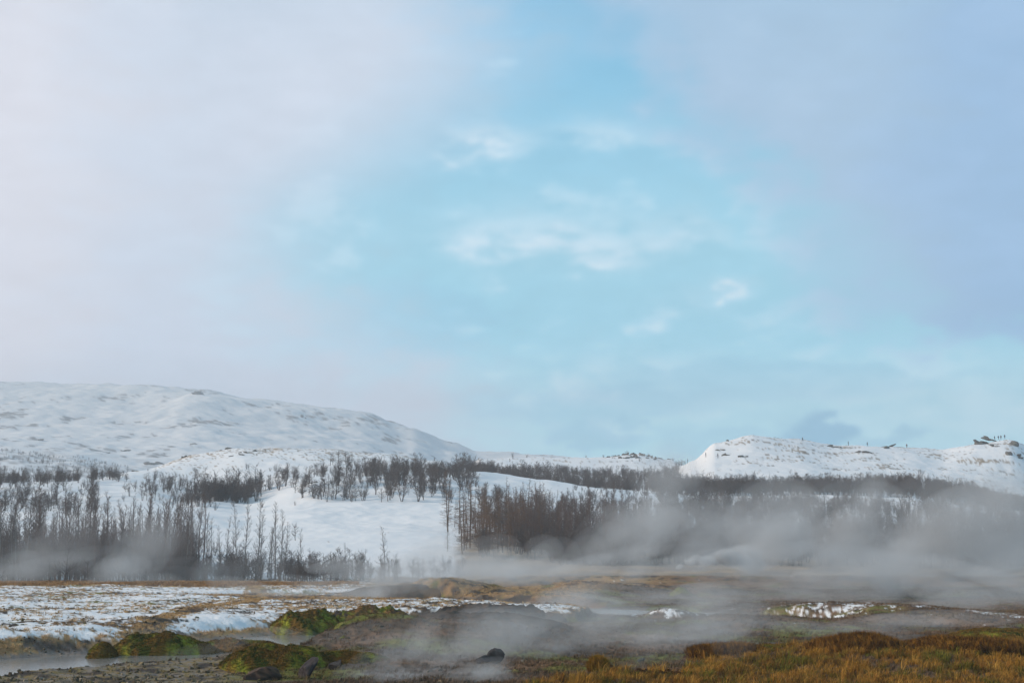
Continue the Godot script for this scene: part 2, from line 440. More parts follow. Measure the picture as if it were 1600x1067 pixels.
# ---------------------------------------------------------------- sky, light
const SKY_W := 3072
func sky_picture() -> ImageTexture:
	var h := SKY_W / 2
	var data := PackedFloat32Array()
	data.resize(SKY_W * h * 3)
	var w3 := FastNoiseLite.new()
	w3.noise_type = FastNoiseLite.TYPE_SIMPLEX_SMOOTH
	w3.frequency = 1.0; w3.fractal_type = FastNoiseLite.FRACTAL_FBM; w3.fractal_octaves = 4; w3.fractal_gain = 0.5; w3.seed = 11
	var w4: FastNoiseLite = w3.duplicate(); w4.seed = 5; w4.fractal_octaves = 5; w4.fractal_gain = 0.55
	var A := func(px): return rad_to_deg(atan((px - 800.0) / F))
	var E := func(py): return rad_to_deg(elev(py))
	var left := []; for q in [[740, 800], [690, 770], [600, 640], [540, 520], [430, 420], [330, 440], [250, 560], [170, 650], [100, 720], [0, 690], [-300, 600]]: left.append([E.call(q[0]), A.call(q[1])])
	var right := []; for q in [[740, 1450], [560, 1400], [520, 1330], [450, 1270], [330, 1240], [250, 1090], [180, 1000], [100, 890], [0, 870], [-300, 900]]: right.append([E.call(q[0]), A.call(q[1])])
	var wisps := []   # [azimuth, elevation, half width, half height, strength]
	for q in [[720, 240, 75, 26, 0.6], [840, 370, 150, 40, 0.75], [930, 405, 60, 22, 0.6], [1010, 385, 110, 26, 0.45], [1130, 464, 38, 11, 1.0], [930, 225, 110, 26, 0.4], [1060, 495, 70, 18, 0.3], [1450, 640, 260, 60, 0.55], [960, 580, 160, 30, 0.3], [1050, 662, 70, 10, 0.5]]:
		wisps.append([A.call(q[0]), E.call(q[1]), q[2] / 38.4, q[3] / 38.4, q[4]])
	var greys := []
	for q in [[930, 682, 75, 26, 0.5], [1285, 678, 58, 22, 1.0], [1385, 694, 40, 10, 0.5], [1130, 690, 110, 20, 0.3], [900, 632, 220, 26, 0.35], [1200, 600, 260, 30, 0.25], [640, 500, 130, 60, 0.3]]:
		greys.append([A.call(q[0]), E.call(q[1]), q[2] / 38.4, q[3] / 38.4, q[4]])
	var lin := func(r, g, b): return Color(r, g, b).srgb_to_linear()
	var zen: Color = lin.call(0.52, 0.745, 0.875)
	var midc: Color = lin.call(0.655, 0.83, 0.90)
	var low: Color = lin.call(0.755, 0.905, 0.955)
	var lilac: Color = lin.call(0.82, 0.85, 0.90)
	var pink: Color = lin.call(0.87, 0.872, 0.905)
	var bluegrey: Color = lin.call(0.68, 0.77, 0.86)
	var bluedeep: Color = lin.call(0.63, 0.74, 0.86)
	var white: Color = lin.call(0.83, 0.90, 0.945)
	var grey: Color = lin.call(0.625, 0.785, 0.88)
	var below: Color = Color(0.30, 0.30, 0.31)
	for j in h:
		var el := 90.0 - (j + 0.5) / h * 180.0
		for i in SKY_W:
			var c := below
			if el > -3.0:
				var az := fposmod((i + 0.5) / SKY_W * 360.0 + 180.0, 360.0) - 180.0
				var ce := cos(deg_to_rad(el))
				var v := Vector3(sin(deg_to_rad(az)) * ce, sin(deg_to_rad(el)), -cos(deg_to_rad(az)) * ce)
				var q := Vector3(v.x, v.y * 1.5, v.z)
				var b1 := w3.get_noise_3dv(q * 3.0)
				var b2 := w4.get_noise_3dv(q * 9.0)
				var b3 := w4.get_noise_3dv(Vector3(q.x * 22.0, q.y * 40.0, q.z * 22.0)) if absf(az) < 50.0 and el < 50.0 else 0.0
				var wa := az + 3.0 * b1 + 2.6 * b2 + 1.2 * b3
				var we := el + 1.6 * b1 + 1.3 * b2 + 0.8 * b3
				c = low.lerp(midc, sst(3.0, 10.0, el)).lerp(zen, sst(11.0, 24.0, el))
				# thin veils
				c = c.lerp(white, clampf(sst(0.05, 0.5, b2 + 0.3 * b1 + 0.4 * b3) * 0.35, 0.0, 1.0))
				var inside := absf(az) < 34.0 and el < 30.0
				for g in (wisps if inside else []):
					var u: float = (wa - g[0]) / g[2]
					var e: float = (we - g[1]) / g[3]
					var r := u * u + e * e
					if r < 5.0: c = c.lerp(white if g[1] > 6.0 else low.lerp(white, 0.5), clampf(exp(-r) * g[4] * (0.85 + 1.5 * b3), 0.0, 1.0))
				for g in (greys if inside else []):
					var u: float = (az + 1.2 * b2 + 1.3 * b3 - g[0]) / g[2]
					var e: float = (el + 0.5 * b2 + 0.7 * b3 - g[1]) / g[3]
					var r := u * u + e * e
					if r < 5.0: c = c.lerp(grey, sst(1.5, 0.5, r) * g[4])
				var ml := sst(curve(left, we) + 6.0, curve(left, we) - 5.5, wa)
				var mr := sst(curve(right, we) - 2.2, curve(right, we) + 4.6, wa) * sst(7.8, 9.1, we)
				# round the rest of the sky the cloud goes on in broken sheets
				var away := sst(24.0, 60.0, maxf(absf(az), el * 1.4))
				var broken := sst(-0.35, 0.25, b1 + 0.5 * b2)
				ml = lerpf(ml, broken * (1.0 if az < 0.0 else 0.0), away)
				mr = lerpf(mr, broken * (0.0 if az < 0.0 else 1.0), away)
				if absf(az) > 90.0:
					var t := sst(180.0, 90.0, absf(az)) * 0.5 + 0.5
					var both := broken
					ml = lerpf(both * 0.5, both * t if az < 0.0 else both * (1.0 - t), 1.0)
					mr = both - ml
				c = c.lerp(lilac.lerp(pink, sst(-14.0, -21.0, wa)), ml * 0.97)
				c = c.lerp(bluegrey.lerp(bluedeep, sst(12.0, 21.0, wa)), mr * 0.92)
				c = c * (1.0 + 0.03 * b2 + 0.045 * b3)
				# the colours above are as seen through the air that the scene fills with haze; this is the sky behind that air
				var through := maxf(exp(-0.00032 * minf(3400.0, 311.0 / maxf(sin(deg_to_rad(el)), 0.01))), 0.5)
				c = Color(maxf((c.r - (1.0 - through) * 0.47) / through, 0.05), (c.g - (1.0 - through) * 0.50) / through, (c.b - (1.0 - through) * 0.53) / through)
			var k := (j * SKY_W + i) * 3
			data[k] = c.r; data[k + 1] = c.g; data[k + 2] = c.b
	return ImageTexture.create_from_image(Image.create_from_data(SKY_W, h, false, Image.FORMAT_RGBF, data.to_byte_array()))

func build_light() -> void:
	var cam := Camera3D.new()
	cam.name = "camera"
	cam.fov = rad_to_deg(2.0 * atan(533.5 / F))
	cam.position = Vector3(0, EYE, 0)
	cam.rotation_degrees = Vector3(PITCH, 0, 0)
	cam.near = 0.1
	cam.far = 12000.0
	add_child(cam)
	cam.current = true
	var e := Environment.new()
	e.background_mode = Environment.BG_SKY
	var pano := PanoramaSkyMaterial.new()
	pano.panorama = sky_picture()
	e.sky = Sky.new()
	e.sky.sky_material = pano
	e.tonemap_mode = Environment.TONE_MAPPER_LINEAR
	e.tonemap_exposure = 1.07
	e.volumetric_fog_enabled = true
	e.volumetric_fog_density = 0.00034
	e.volumetric_fog_albedo = Color(0.93, 0.965, 1.0)
	e.volumetric_fog_anisotropy = 0.0
	e.sdfgi_enabled = true
	e.ssao_enabled = true
	e.ssil_enabled = true
	var we := WorldEnvironment.new()
	we.name = "world"
	we.environment = e
	add_child(we)
	var sun := DirectionalLight3D.new()
	sun.name = "sun"
	sun.light_energy = 1.4
	sun.light_color = Color(1.0, 0.92, 0.84)
	sun.light_angular_distance = 9.0
	sun.shadow_enabled = true
	add_child(sun)
	sun.look_at_from_position(Vector3(-0.88, 0.42, 0.12) * 100.0, Vector3.ZERO)

# ---------------------------------------------------------------- bare trees
class Stick:
	var pos := PackedVector3Array()
	var idx := PackedInt32Array()
	func tube(pts: Array, rad: Array, sides := 3) -> void:
		var base := pos.size()
		for k in pts.size():
			var t: Vector3 = (pts[mini(k + 1, pts.size() - 1)] - pts[maxi(k - 1, 0)]).normalized()
			var u := t.cross(Vector3(0.3, 0.2, 1.0)).normalized()
			var v := t.cross(u)
			for s in sides:
				var an := TAU * s / sides
				pos.append(pts[k] + (u * cos(an) + v * sin(an)) * rad[k])
		for k in pts.size() - 1:
			for s in sides:
				var a := base + k * sides + s
				var b := base + k * sides + (s + 1) % sides
				idx.append_array([a, b, a + sides, b, b + sides, a + sides])
	func twig(a: Vector3, b: Vector3, w: float, side: Vector3) -> void:
		var n := (b - a).cross(side).normalized() * w * 0.5
		var k := pos.size()
		pos.append(a - n); pos.append(a + n); pos.append(b)
		idx.append_array([k, k + 1, k + 2])

func rv(s := 1.0) -> Vector3:
	return Vector3(rng.randf_range(-s, s), rng.randf_range(-s, s), rng.randf_range(-s, s))

func limb(tr: Stick, cr: Stick, a: Vector3, dir: Vector3, length: float, r: float, depth: int, twigs: int, tw: float, droop := 0.0) -> void:
	var pts := [a]
	var rad := [r]
	var p := a
	var v := dir.normalized()
	var steps := 3 if depth > 0 else 2
	for k in steps:
		v = (v + rv(0.16) + Vector3(0, 0.10 - droop, 0)).normalized()
		p += v * length / steps
		pts.append(p)
		rad.append(r * (1.0 - 0.8 * (k + 1.0) / steps))
	tr.tube(pts, rad)
	for k in twigs:
		var t := rng.randf_range(0.15, 1.0) * steps
		var i := mini(int(t), steps - 1)
		var q: Vector3 = pts[i].lerp(pts[i + 1], t - i)
		var w := (v + rv(0.85) + Vector3(0, 0.15 - droop, 0)).normalized()
		var l := length * rng.randf_range(0.14, 0.34)
		if depth > 0:
			limb(cr, cr, q, w, l * 1.6, r * 0.35, depth - 1, twigs / 2 + 1, tw, droop)
		else:
			cr.twig(q, q + w * l, tw, rv())
			var q2 := q + w * l * 0.5
			cr.twig(q2, q2 + (w + rv(0.7)).normalized() * l * 0.6, tw * 0.8, rv())

func proto(called: String, build: Callable, tm: Material, cm: Material) -> Dictionary:
	var tr := Stick.new()
	var cr := Stick.new()
	build.call(tr, cr)
	return {"name": called, "trunk": arrays(tr.pos, tr.idx), "crown": arrays(cr.pos, cr.idx), "tm": tm, "cm": cm}

func poplar(tr: Stick, cr: Stick) -> void:             # ten metres, slender and straight, short rising branches
	var h := 10.0
	var pts := []; var rad := []
	var bend := rv(0.05)
	for k in 9:
		var t := k / 8.0
		pts.append(Vector3(bend.x * 10.0 * t * t, h * t, bend.z * 10.0 * t * t) + Vector3(rng.randf_range(-0.06, 0.06), 0, rng.randf_range(-0.06, 0.06)) * float(k > 0))
		rad.append(lerpf(0.105, 0.014, t))
	tr.tube(pts, rad, 5)
	var n := 64
	for k in n:
		var t := lerpf(0.14, 0.985, (k + rng.randf()) / n)
		var i := mini(int(t * 8), 7)
		var p: Vector3 = pts[i].lerp(pts[i + 1], t * 8 - i)
		var an := rng.randf() * TAU
		var up := rng.randf_range(0.75, 1.5)
		var l := lerpf(1.9, 0.5, pow(t, 1.3)) * rng.randf_range(0.6, 1.15)
		limb(cr, cr, p, Vector3(cos(an), up, sin(an)), l, lerpf(0.026, 0.012, t), 0, 11, 0.024)

func larch(tr: Stick, cr: Stick) -> void:              # ten metres, conical, level branches
	var h := 10.0
	var pts := []; var rad := []
	for k in 6:
		var t := k / 5.0
		pts.append(Vector3(0.1 * sin(t * 3.0), h * t, 0.0)); rad.append(lerpf(0.12, 0.012, t))
	tr.tube(pts, rad, 5)
	var n := 90
	for k in n:
		var t := lerpf(0.08, 0.97, (k + rng.randf()) / n)
		var an := rng.randf() * TAU
		var l := lerpf(2.0, 0.25, t) * rng.randf_range(0.65, 1.1)
		limb(cr, cr, Vector3(0.1 * sin(t * 3.0), h * t, 0), Vector3(cos(an), rng.randf_range(0.0, 0.4), sin(an)), l, 0.022, 0, 10, 0.024, 0.12)

func birch(tr: Stick, cr: Stick) -> void:              # five metres, several crooked stems
	var stems := rng.randi_range(2, 4)
	for s in stems:
		var an := TAU * s / stems + rng.randf()
		var lean := rng.randf_range(0.08, 0.5)
		var h := rng.randf_range(3.0, 5.0)
		var pts := [Vector3(cos(an), 0, sin(an)) * 0.1]; var rad := [0.06]
		var p: Vector3 = pts[0]
		var v := Vector3(cos(an) * lean, 1, sin(an) * lean).normalized()
		for k in 6:
			v = (v + Vector3(rng.randf_range(-0.16, 0.16), 0.06, rng.randf_range(-0.16, 0.16))).normalized()
			p += v * h / 6.0
			pts.append(p); rad.append(lerpf(0.06, 0.01, (k + 1) / 6.0))
		tr.tube(pts, rad, 4)
		for k in 26:
			var t := rng.randf_range(0.2, 0.98) * 6.0
			var i := mini(int(t), 5)
			var a2 := rng.randf() * TAU
			limb(cr, cr, pts[i].lerp(pts[i + 1], t - i), Vector3(cos(a2), rng.randf_range(0.2, 1.3), sin(a2)), lerpf(1.7, 0.55, t / 6.0) * rng.randf_range(0.6, 1.1), 0.018, 0, 11, 0.022)

func shrub(tr: Stick, cr: Stick) -> void:              # two metres, a fan of thin stems from the ground
	for s in 11:
		var an := rng.randf() * TAU
		var lean := rng.randf_range(0.05, 0.6)
		var h := rng.randf_range(1.3, 2.1)
		var p := Vector3(cos(an), 0, sin(an)) * 0.12
		var v := Vector3(cos(an) * lean, 1, sin(an) * lean).normalized()
		var pts := [p]; var rad := [0.022]
		for k in 4:
			v = (v + Vector3(rng.randf_range(-0.14, 0.14), 0.08, rng.randf_range(-0.14, 0.14))).normalized()
			p += v * h / 4.0
			pts.append(p); rad.append(lerpf(0.022, 0.006, (k + 1) / 4.0))
		tr.tube(pts, rad)
		for k in 9:
			var t := rng.randf_range(0.2, 0.98) * 4.0
			var i := mini(int(t), 3)
			limb(cr, cr, pts[i].lerp(pts[i + 1], t - i), (v + rv(0.8)).normalized(), rng.randf_range(0.3, 0.6), 0.009, 0, 5, 0.015)

func old_tree(tr: Stick, cr: Stick) -> void:           # four metres, spreading rowan-like crown on one trunk
	var pts := [Vector3.ZERO, Vector3(0.05, 0.7, 0), Vector3(-0.05, 1.5, 0.05), Vector3(0.05, 2.6, 0), Vector3(0.0, 3.8, 0)]
	tr.tube(pts, [0.09, 0.075, 0.06, 0.04, 0.012], 5)
	for k in 22:
		var t := rng.randf_range(0.25, 0.97) * 4.0
		var i := mini(int(t), 3)
		var an := rng.randf() * TAU
		limb(cr, cr, pts[i].lerp(pts[i + 1], t - i), Vector3(cos(an), rng.randf_range(0.15, 0.9), sin(an)), lerpf(1.9, 0.7, t / 4.0) * rng.randf_range(0.6, 1.1), 0.03, 1, 7, 0.016)

var protos := {}
var counts := {}

func plant(kind: String, where: Vector3, h: float, label: String, category: String, group: String) -> void:
	var set: Array = protos[kind]
	var d: Dictionary = set[rng.randi() % set.size()]
	if not d.has("node"):
		var o := Node3D.new()
		part(d.trunk, "trunk", d.tm, o)
		part(d.crown, "crown", d.cm, o)
		d.node = o
	var c: Node3D = d.node.duplicate()
	top(c, d.name)
	c.position = where - Vector3(0, 0.06, 0)
	h *= rng.randf_range(0.7, 1.18)
	var s: float = h / {"poplar": 10.0, "poplar_brown": 10.0, "larch": 10.0, "birch": 5.0, "shrub": 2.0, "old": 4.0}[kind]
	var wide := s * rng.randf_range(0.85, 1.15)
	c.scale = Vector3(wide, s, wide)
	c.rotation = Vector3(rng.randf_range(-0.08, 0.08), rng.randf() * TAU, rng.randf_range(-0.08, 0.08))
	tag(c, label, category, group)

var stuff := {}
func scatter(called: String, kind: String, where: Vector3, h: float) -> void:
	var set: Array = protos[kind]
	var key := [called, kind, rng.randi() % set.size()]
	if not stuff.has(key): stuff[key] = []
	h *= rng.randf_range(0.7, 1.18)
	var s: float = h / {"poplar": 10.0, "poplar_brown": 10.0, "larch": 10.0, "birch": 5.0, "shrub": 2.0, "old": 4.0}[kind]
	var wide := s * rng.randf_range(0.9, 1.35)
	stuff[key].append(Transform3D(Basis.from_euler(Vector3(rng.randf_range(-0.1, 0.1), rng.randf() * TAU, rng.randf_range(-0.1, 0.1))) * Basis.from_scale(Vector3(wide, s, wide)), where - Vector3(0, 0.06, 0)))

func commit_stuff(labels: Dictionary) -> void:
	var roots := {}
	for key in stuff:
		if not roots.has(key[0]):
			roots[key[0]] = top(Node3D.new(), key[0])
			tag(roots[key[0]], labels[key[0]][0], labels[key[0]][1], "", "stuff")
		var d: Dictionary = protos[key[1]][key[2]]
		for which in ["trunk", "crown"]:
			copies(d[which], d.tm if which == "trunk" else d.cm, stuff[key], which + "s", roots[key[0]])
	stuff.clear()

func copies(mesh: Mesh, m: Material, where: Array, called: String, parent: Node, colors = null) -> MultiMeshInstance3D:
	var mm := MultiMesh.new()
	mm.transform_format = MultiMesh.TRANSFORM_3D
	mm.use_colors = colors != null
	mm.mesh = mesh
	mm.instance_count = where.size()
	for i in where.size():
		mm.set_instance_transform(i, where[i])
		if colors != null: mm.set_instance_color(i, colors[i])
	var o := MultiMeshInstance3D.new()
	o.multimesh = mm
	o.material_override = m
	o.name = called
	o.set_meta("kind", "stuff")
	parent.add_child(o, true)
	return o

func build_wood() -> void:
	rng.seed = 77
	var greybark := cmat(Color(0.12, 0.10, 0.09))
	var twigs := cmat(Color(0.12, 0.093, 0.080))
	var brownbark := cmat(Color(0.15, 0.105, 0.085))
	var browntwig := cmat(Color(0.135, 0.088, 0.07))
	var larchbark := cmat(Color(0.13, 0.09, 0.065))
	var larchtwig := cmat(Color(0.17, 0.098, 0.06))
	var palebark := cmat(Color(0.20, 0.18, 0.165))
	for kind in ["poplar", "poplar_brown", "larch", "birch", "shrub", "old"]: protos[kind] = []
	for k in 5: protos.poplar.append(proto("poplar_tree", poplar, palebark, twigs))
	for k in 5: protos.poplar_brown.append(proto("poplar_tree", poplar, brownbark, browntwig))
	for k in 4: protos.larch.append(proto("larch_tree", larch, larchbark, larchtwig))
	for k in 7: protos.birch.append(proto("birch_tree", birch, greybark, twigs))
	for k in 4: protos.birch.append(proto("birch_tree", old_tree, greybark, twigs))
	for k in 4: protos.shrub.append(proto("willow_shrub", shrub, greybark, twigs))
	for k in 3: protos.old.append(proto("rowan_tree", old_tree, greybark, twigs))

	# left front wood
	for k in 170:
		var px := minf(rng.randf_range(-60, 320), 300.0 + rng.randfn() * 22.0)
		plant("poplar_brown" if px > 60 else "poplar", at(px, rng.randf_range(192, 225)), rng.randf_range(7.5, 10.8), "slender bare poplar in the dense brown wood at the left edge", "tree", "poplars of the left wood")
	for k in 170:
		scatter("thicket", "poplar_brown", at(rng.randf_range(-60, 295) + rng.randfn() * 16.0, rng.randf_range(196, 236)), rng.randf_range(6.0, 10.5))
	for k in 420:
		scatter("thicket", "birch", at(rng.randf_range(-120, 310) + rng.randfn() * 18.0, rng.randf_range(190, 245)), rng.randf_range(3.0, 5.5))
	for q in [[158, 181, 3.9], [232, 184, 2.6], [140, 182, 3.0], [105, 184, 4.2], [195, 186, 4.6], [8, 180, 1.5]]:
		plant("old", at(q[0], q[1]), q[2], {158: "bare spreading rowan standing clear in front of the left wood", 232: "low bushy bare rowan right of the spreading one, before the wood", 140: "leaning bare rowan just left of the spreading one, before the wood", 105: "thin bare rowan at the foot of the brown poplars", 195: "tall misty bare rowan behind the low bushy one", 8: "tiny bare rowan at the very left edge of the field"}[q[0]], "tree", "rowans before the left wood")
	# tall thin poplars in front of the clearing
	var thin := [[291, 198, 10.6], [297, 202, 9.6], [326, 196, 10.2], [334, 203, 9.7], [348, 198, 10.9], [366, 200, 9.8], [372, 196, 10.4], [381, 199, 10.8], [402, 197, 10.2], [410, 201, 9.6], [426, 199, 9.9], [432, 203, 9.4], [440, 197, 10.5], [445, 201, 9.5], [472, 197, 10.4], [312, 205, 9.0], [355, 207, 8.6], [420, 206, 8.8]]
	for q in thin:
		plant("poplar", at(q[0], q[1]), q[2], "tall thin pale-stemmed poplar in the open row before the snow slope", "tree", "poplars of the open row")
	for k in 90:
		scatter("thicket", "birch", at(rng.randf_range(262, 560), rng.randf_range(192, 212)), rng.randf_range(2.8, 5.0))
	for k in 95:
		plant("birch", at(rng.randf_range(262, 625), rng.randf_range(191, 207)), rng.randf_range(2.6, 4.6), "bare grey birch in the hedge-like row along the wood's foot", "tree", "birches along the foot of the slope")
	plant("poplar", at(603, 197), 9.2, "lone tall thin poplar rising before the white clearing", "tree", "")
	plant("birch", at(600, 198), 4.4, "dark bushy birch at the base of the lone poplar", "tree", "birches along the foot of the slope")
	plant("poplar", at(541, 200), 5.2, "short thin poplar left of the lone tall one", "tree", "")
	for k in 20:
		plant("birch", at(rng.randf_range(625, 725), rng.randf_range(195, 215)), rng.randf_range(2.0, 3.8), "sparse bare birch in the steam below the clearing", "tree", "birches below the clearing")
	plant("old", at(462, 262), 4.6, "round-crowned bare rowan alone on the lower clearing", "tree", "")
	# larches and dark wood in the middle
	for k in 70:
		var px := maxf(775.0 + rng.randfn() * 38.0, 700.0)
		plant("larch", at(px, rng.randf_range(232, 300)), rng.randf_range(6.5, 11.0), "brown leafless larch in the wood right of the clearing", "tree", "larches right of the clearing")
	for k in 460:
		scatter("thicket", "birch", at(735.0 + 330.0 * pow(rng.randf(), 0.75) + rng.randfn() * 24.0, rng.randf_range(225, 345)), rng.randf_range(3.5, 6.5))
	for k in 240:
		scatter("thicket", "poplar_brown", at(rng.randf_range(800, 1010), rng.randf_range(235, 320)), rng.randf_range(6.0, 8.5))
	for k in 220:
		scatter("thicket", "birch", at(rng.randf_range(860, 1000), rng.randf_range(222, 240)), rng.randf_range(3.0, 5.0))
	# tree row under the shelf, trees on the shelf
	for k in 60:
		scatter("thicket", "birch", at(rng.randf_range(460, 740), rng.randf_range(335, 362)), rng.randf_range(3.0, 5.8))
	for k in 70:
		var px := rng.randf_range(470, 735)
		plant("birch", at(px, rng.randf_range(333, 362)), rng.randf_range(3.6, 6.6), "bare birch in the upper row edging the white clearing", "tree", "birches edging the clearing")
	for k in 40:
		var px: float = [525, 560, 580, 612, 625, 640, 655, 672, 690, 705, 722][rng.randi() % 11] + rng.randf_range(-12, 12)
		plant("birch", at(px, rng.randf_range(384, 418)), rng.randf_range(4.2, 7.2), "bare dark birch on the shelf against the skyline", "tree", "birches on the skyline shelf")
	for k in 70:
		scatter("thicket", "birch", at(rng.randf_range(500, 745), rng.randf_range(392, 425)), rng.randf_range(4.0, 7.0))
	for k in 90:
		scatter("thicket", "birch", at(rng.randf_range(570, 745), rng.randf_range(355, 400)), rng.randf_range(3.5, 5.5))
	# left hillside
	for q in [[335, 362, 30, 34], [370, 360, 26, 26], [395, 375, 22, 12], [270, 372, 40, 20], [300, 345, 40, 18], [235, 350, 50, 14], [440, 372, 30, 10], [495, 385, 14, 8], [460, 400, 30, 7]]:
		for k in q[3]: scatter("hillside_scrub", "birch", at(q[0] + rng.randfn() * q[2] * 0.5, q[1] + rng.randf_range(-12, 12)), rng.randf_range(2.4, 5.6))
		for k in q[3] * 45 / 100:
			plant("birch", at(q[0] + rng.randfn() * q[2] * 0.5, q[1] + rng.randf_range(-12, 12)), rng.randf_range(3.0, 6.4), "bare birch of the clumps scattered over the left hillside", "tree", "birches of the left hillside")
	for k in 46:
		scatter("hillside_scrub", "birch", at([322, 340, 372, 390][k % 4] + rng.randfn() * 9.0, rng.randf_range(352, 372)), rng.randf_range(5.0, 8.5))
	for k in 60:
		plant("shrub", at(rng.randf_range(0, 480), rng.randf_range(300, 430)), rng.randf_range(1.2, 2.4), "small bare willow dotted on the snowy left hillside", "shrub", "shrubs of the left hillside")
	for k in 190:
		var px := rng.randf_range(-60, 195)
		if px > 120 and px < 135: continue
		scatter("hillside_scrub", "birch", at(px, rng.randf_range(376, 405)), rng.randf_range(2.2, 4.6))
	for k in 130:
		scatter("hillside_scrub", "birch", at(rng.randf_range(-60, 150), rng.randf_range(300, 385)), rng.randf_range(3.0, 6.0))
	# belt beyond the snow strip, right belt and the wood below it
	for k in 900:
		scatter("birch_wood", "birch", at(rng.randf_range(735, 1065), rng.randf_range(455, 575)), rng.randf_range(3.6, 5.8))
	for k in 1700:
		var px := rng.randf_range(1020, 1680)
		var far_edge := curve([[1020, 500], [1080, 470], [1120, 462], [1300, 468], [1345, 455], [1370, 478], [1480, 470], [1560, 440], [1680, 420]], px)
		scatter("birch_wood", "birch", at(px, rng.randf_range(424, far_edge)), rng.randf_range(3.8, 5.8))
	for k in 1500:
		var px := rng.randf_range(1030, 1680)
		scatter("birch_wood", "birch", at(px, rng.randf_range(225, 385)), rng.randf_range(3.5, 6.5))
	for k in 130:
		scatter("birch_wood", "shrub", at(rng.randf_range(900, 1200), rng.randf_range(345, 412)), rng.randf_range(1.2, 2.6))
	for k in 700:
		var d := rng.randf_range(1180, 1640)
		var x := (rng.randf_range(-80, 205) - 800.0) / F * d
		if fbm(x, d, 0.012) > -0.25: scatter("hillside_scrub", "birch", Vector3(x, far_y(x, d), -d), rng.randf_range(3.0, 5.5))
	for k in 16:
		plant("shrub", at(rng.randf_range(760, 1080), rng.randf_range(620, 840)), rng.randf_range(2.0, 3.4), "small lone bush on the far snowy ridge", "shrub", "bushes on the far ridge")
	commit_stuff({"thicket": ["dense undergrowth of bare birch and poplar stems among the front trees", "thicket"], "hillside_scrub": ["dark low scrub along the crest of the left hill", "scrub"], "birch_wood": ["dark belts of bare birch wood across the right hillside", "wood"]})

# ---------------------------------------------------------------- rocks, moss, grass
func rock_mesh(seed_: int, size: Vector3, c: Color, c2: Color, rings := 12) -> ArrayMesh:
	var r := RandomNumberGenerator.new(); r.seed = seed_
	var planes := []
	for k in 9:
		var n := Vector3(r.randfn(), r.randfn(), r.randfn()).normalized()
		planes.append([n, r.randf_range(0.38, 0.78)])
	var seg := rings * 2
	var pos := PackedVector3Array(); var col := PackedColorArray(); var idx := PackedInt32Array()
	for j in rings + 1:
		for i in seg:
			var th := PI * j / rings
			var ph := TAU * i / seg
			var v := Vector3(sin(th) * cos(ph), cos(th), sin(th) * sin(ph))
			for p in planes:
				var s: float = v.dot(p[0])
				if s > p[1]: v -= p[0] * (s - p[1])
			var n := nr.get_noise_3d(v.x * 160 + seed_ * 31, v.y * 160, v.z * 160)
			v *= 1.0 + 0.13 * n
			pos.append(v * size)
			col.append(c.lerp(c2, clampf(0.5 + 1.4 * nr.get_noise_3d(v.x * 330 + seed_, v.y * 330, v.z * 330), 0, 1)))
	for j in rings:
		for i in seg:
			var a := j * seg + i
			var b := j * seg + (i + 1) % seg
			idx.append_array([a, b, a + seg, b, b + seg, a + seg])
	return arrays(pos, idx, null, col)

func crag_mesh(seed_: int, size: Vector3, c: Color, c2: Color) -> ArrayMesh:      # a few broken blocks that grew together
	var r := RandomNumberGenerator.new(); r.seed = seed_ * 7
	var st := SurfaceTool.new()
	for k in 6:
		var s := r.randf_range(0.25, 0.6)
		var b := Basis.from_euler(Vector3(r.randfn(), r.randfn(), r.randfn()) * 0.3)
		st.append_from(rock_mesh(seed_ * 10 + k, size * Vector3(s, s * r.randf_range(0.8, 1.6), s), c, c2, 7), 0, Transform3D(b, size * Vector3(r.randf_range(-0.7, 0.7), r.randf_range(-0.5, 0.3), r.randf_range(-0.6, 0.6))))
	return st.commit()

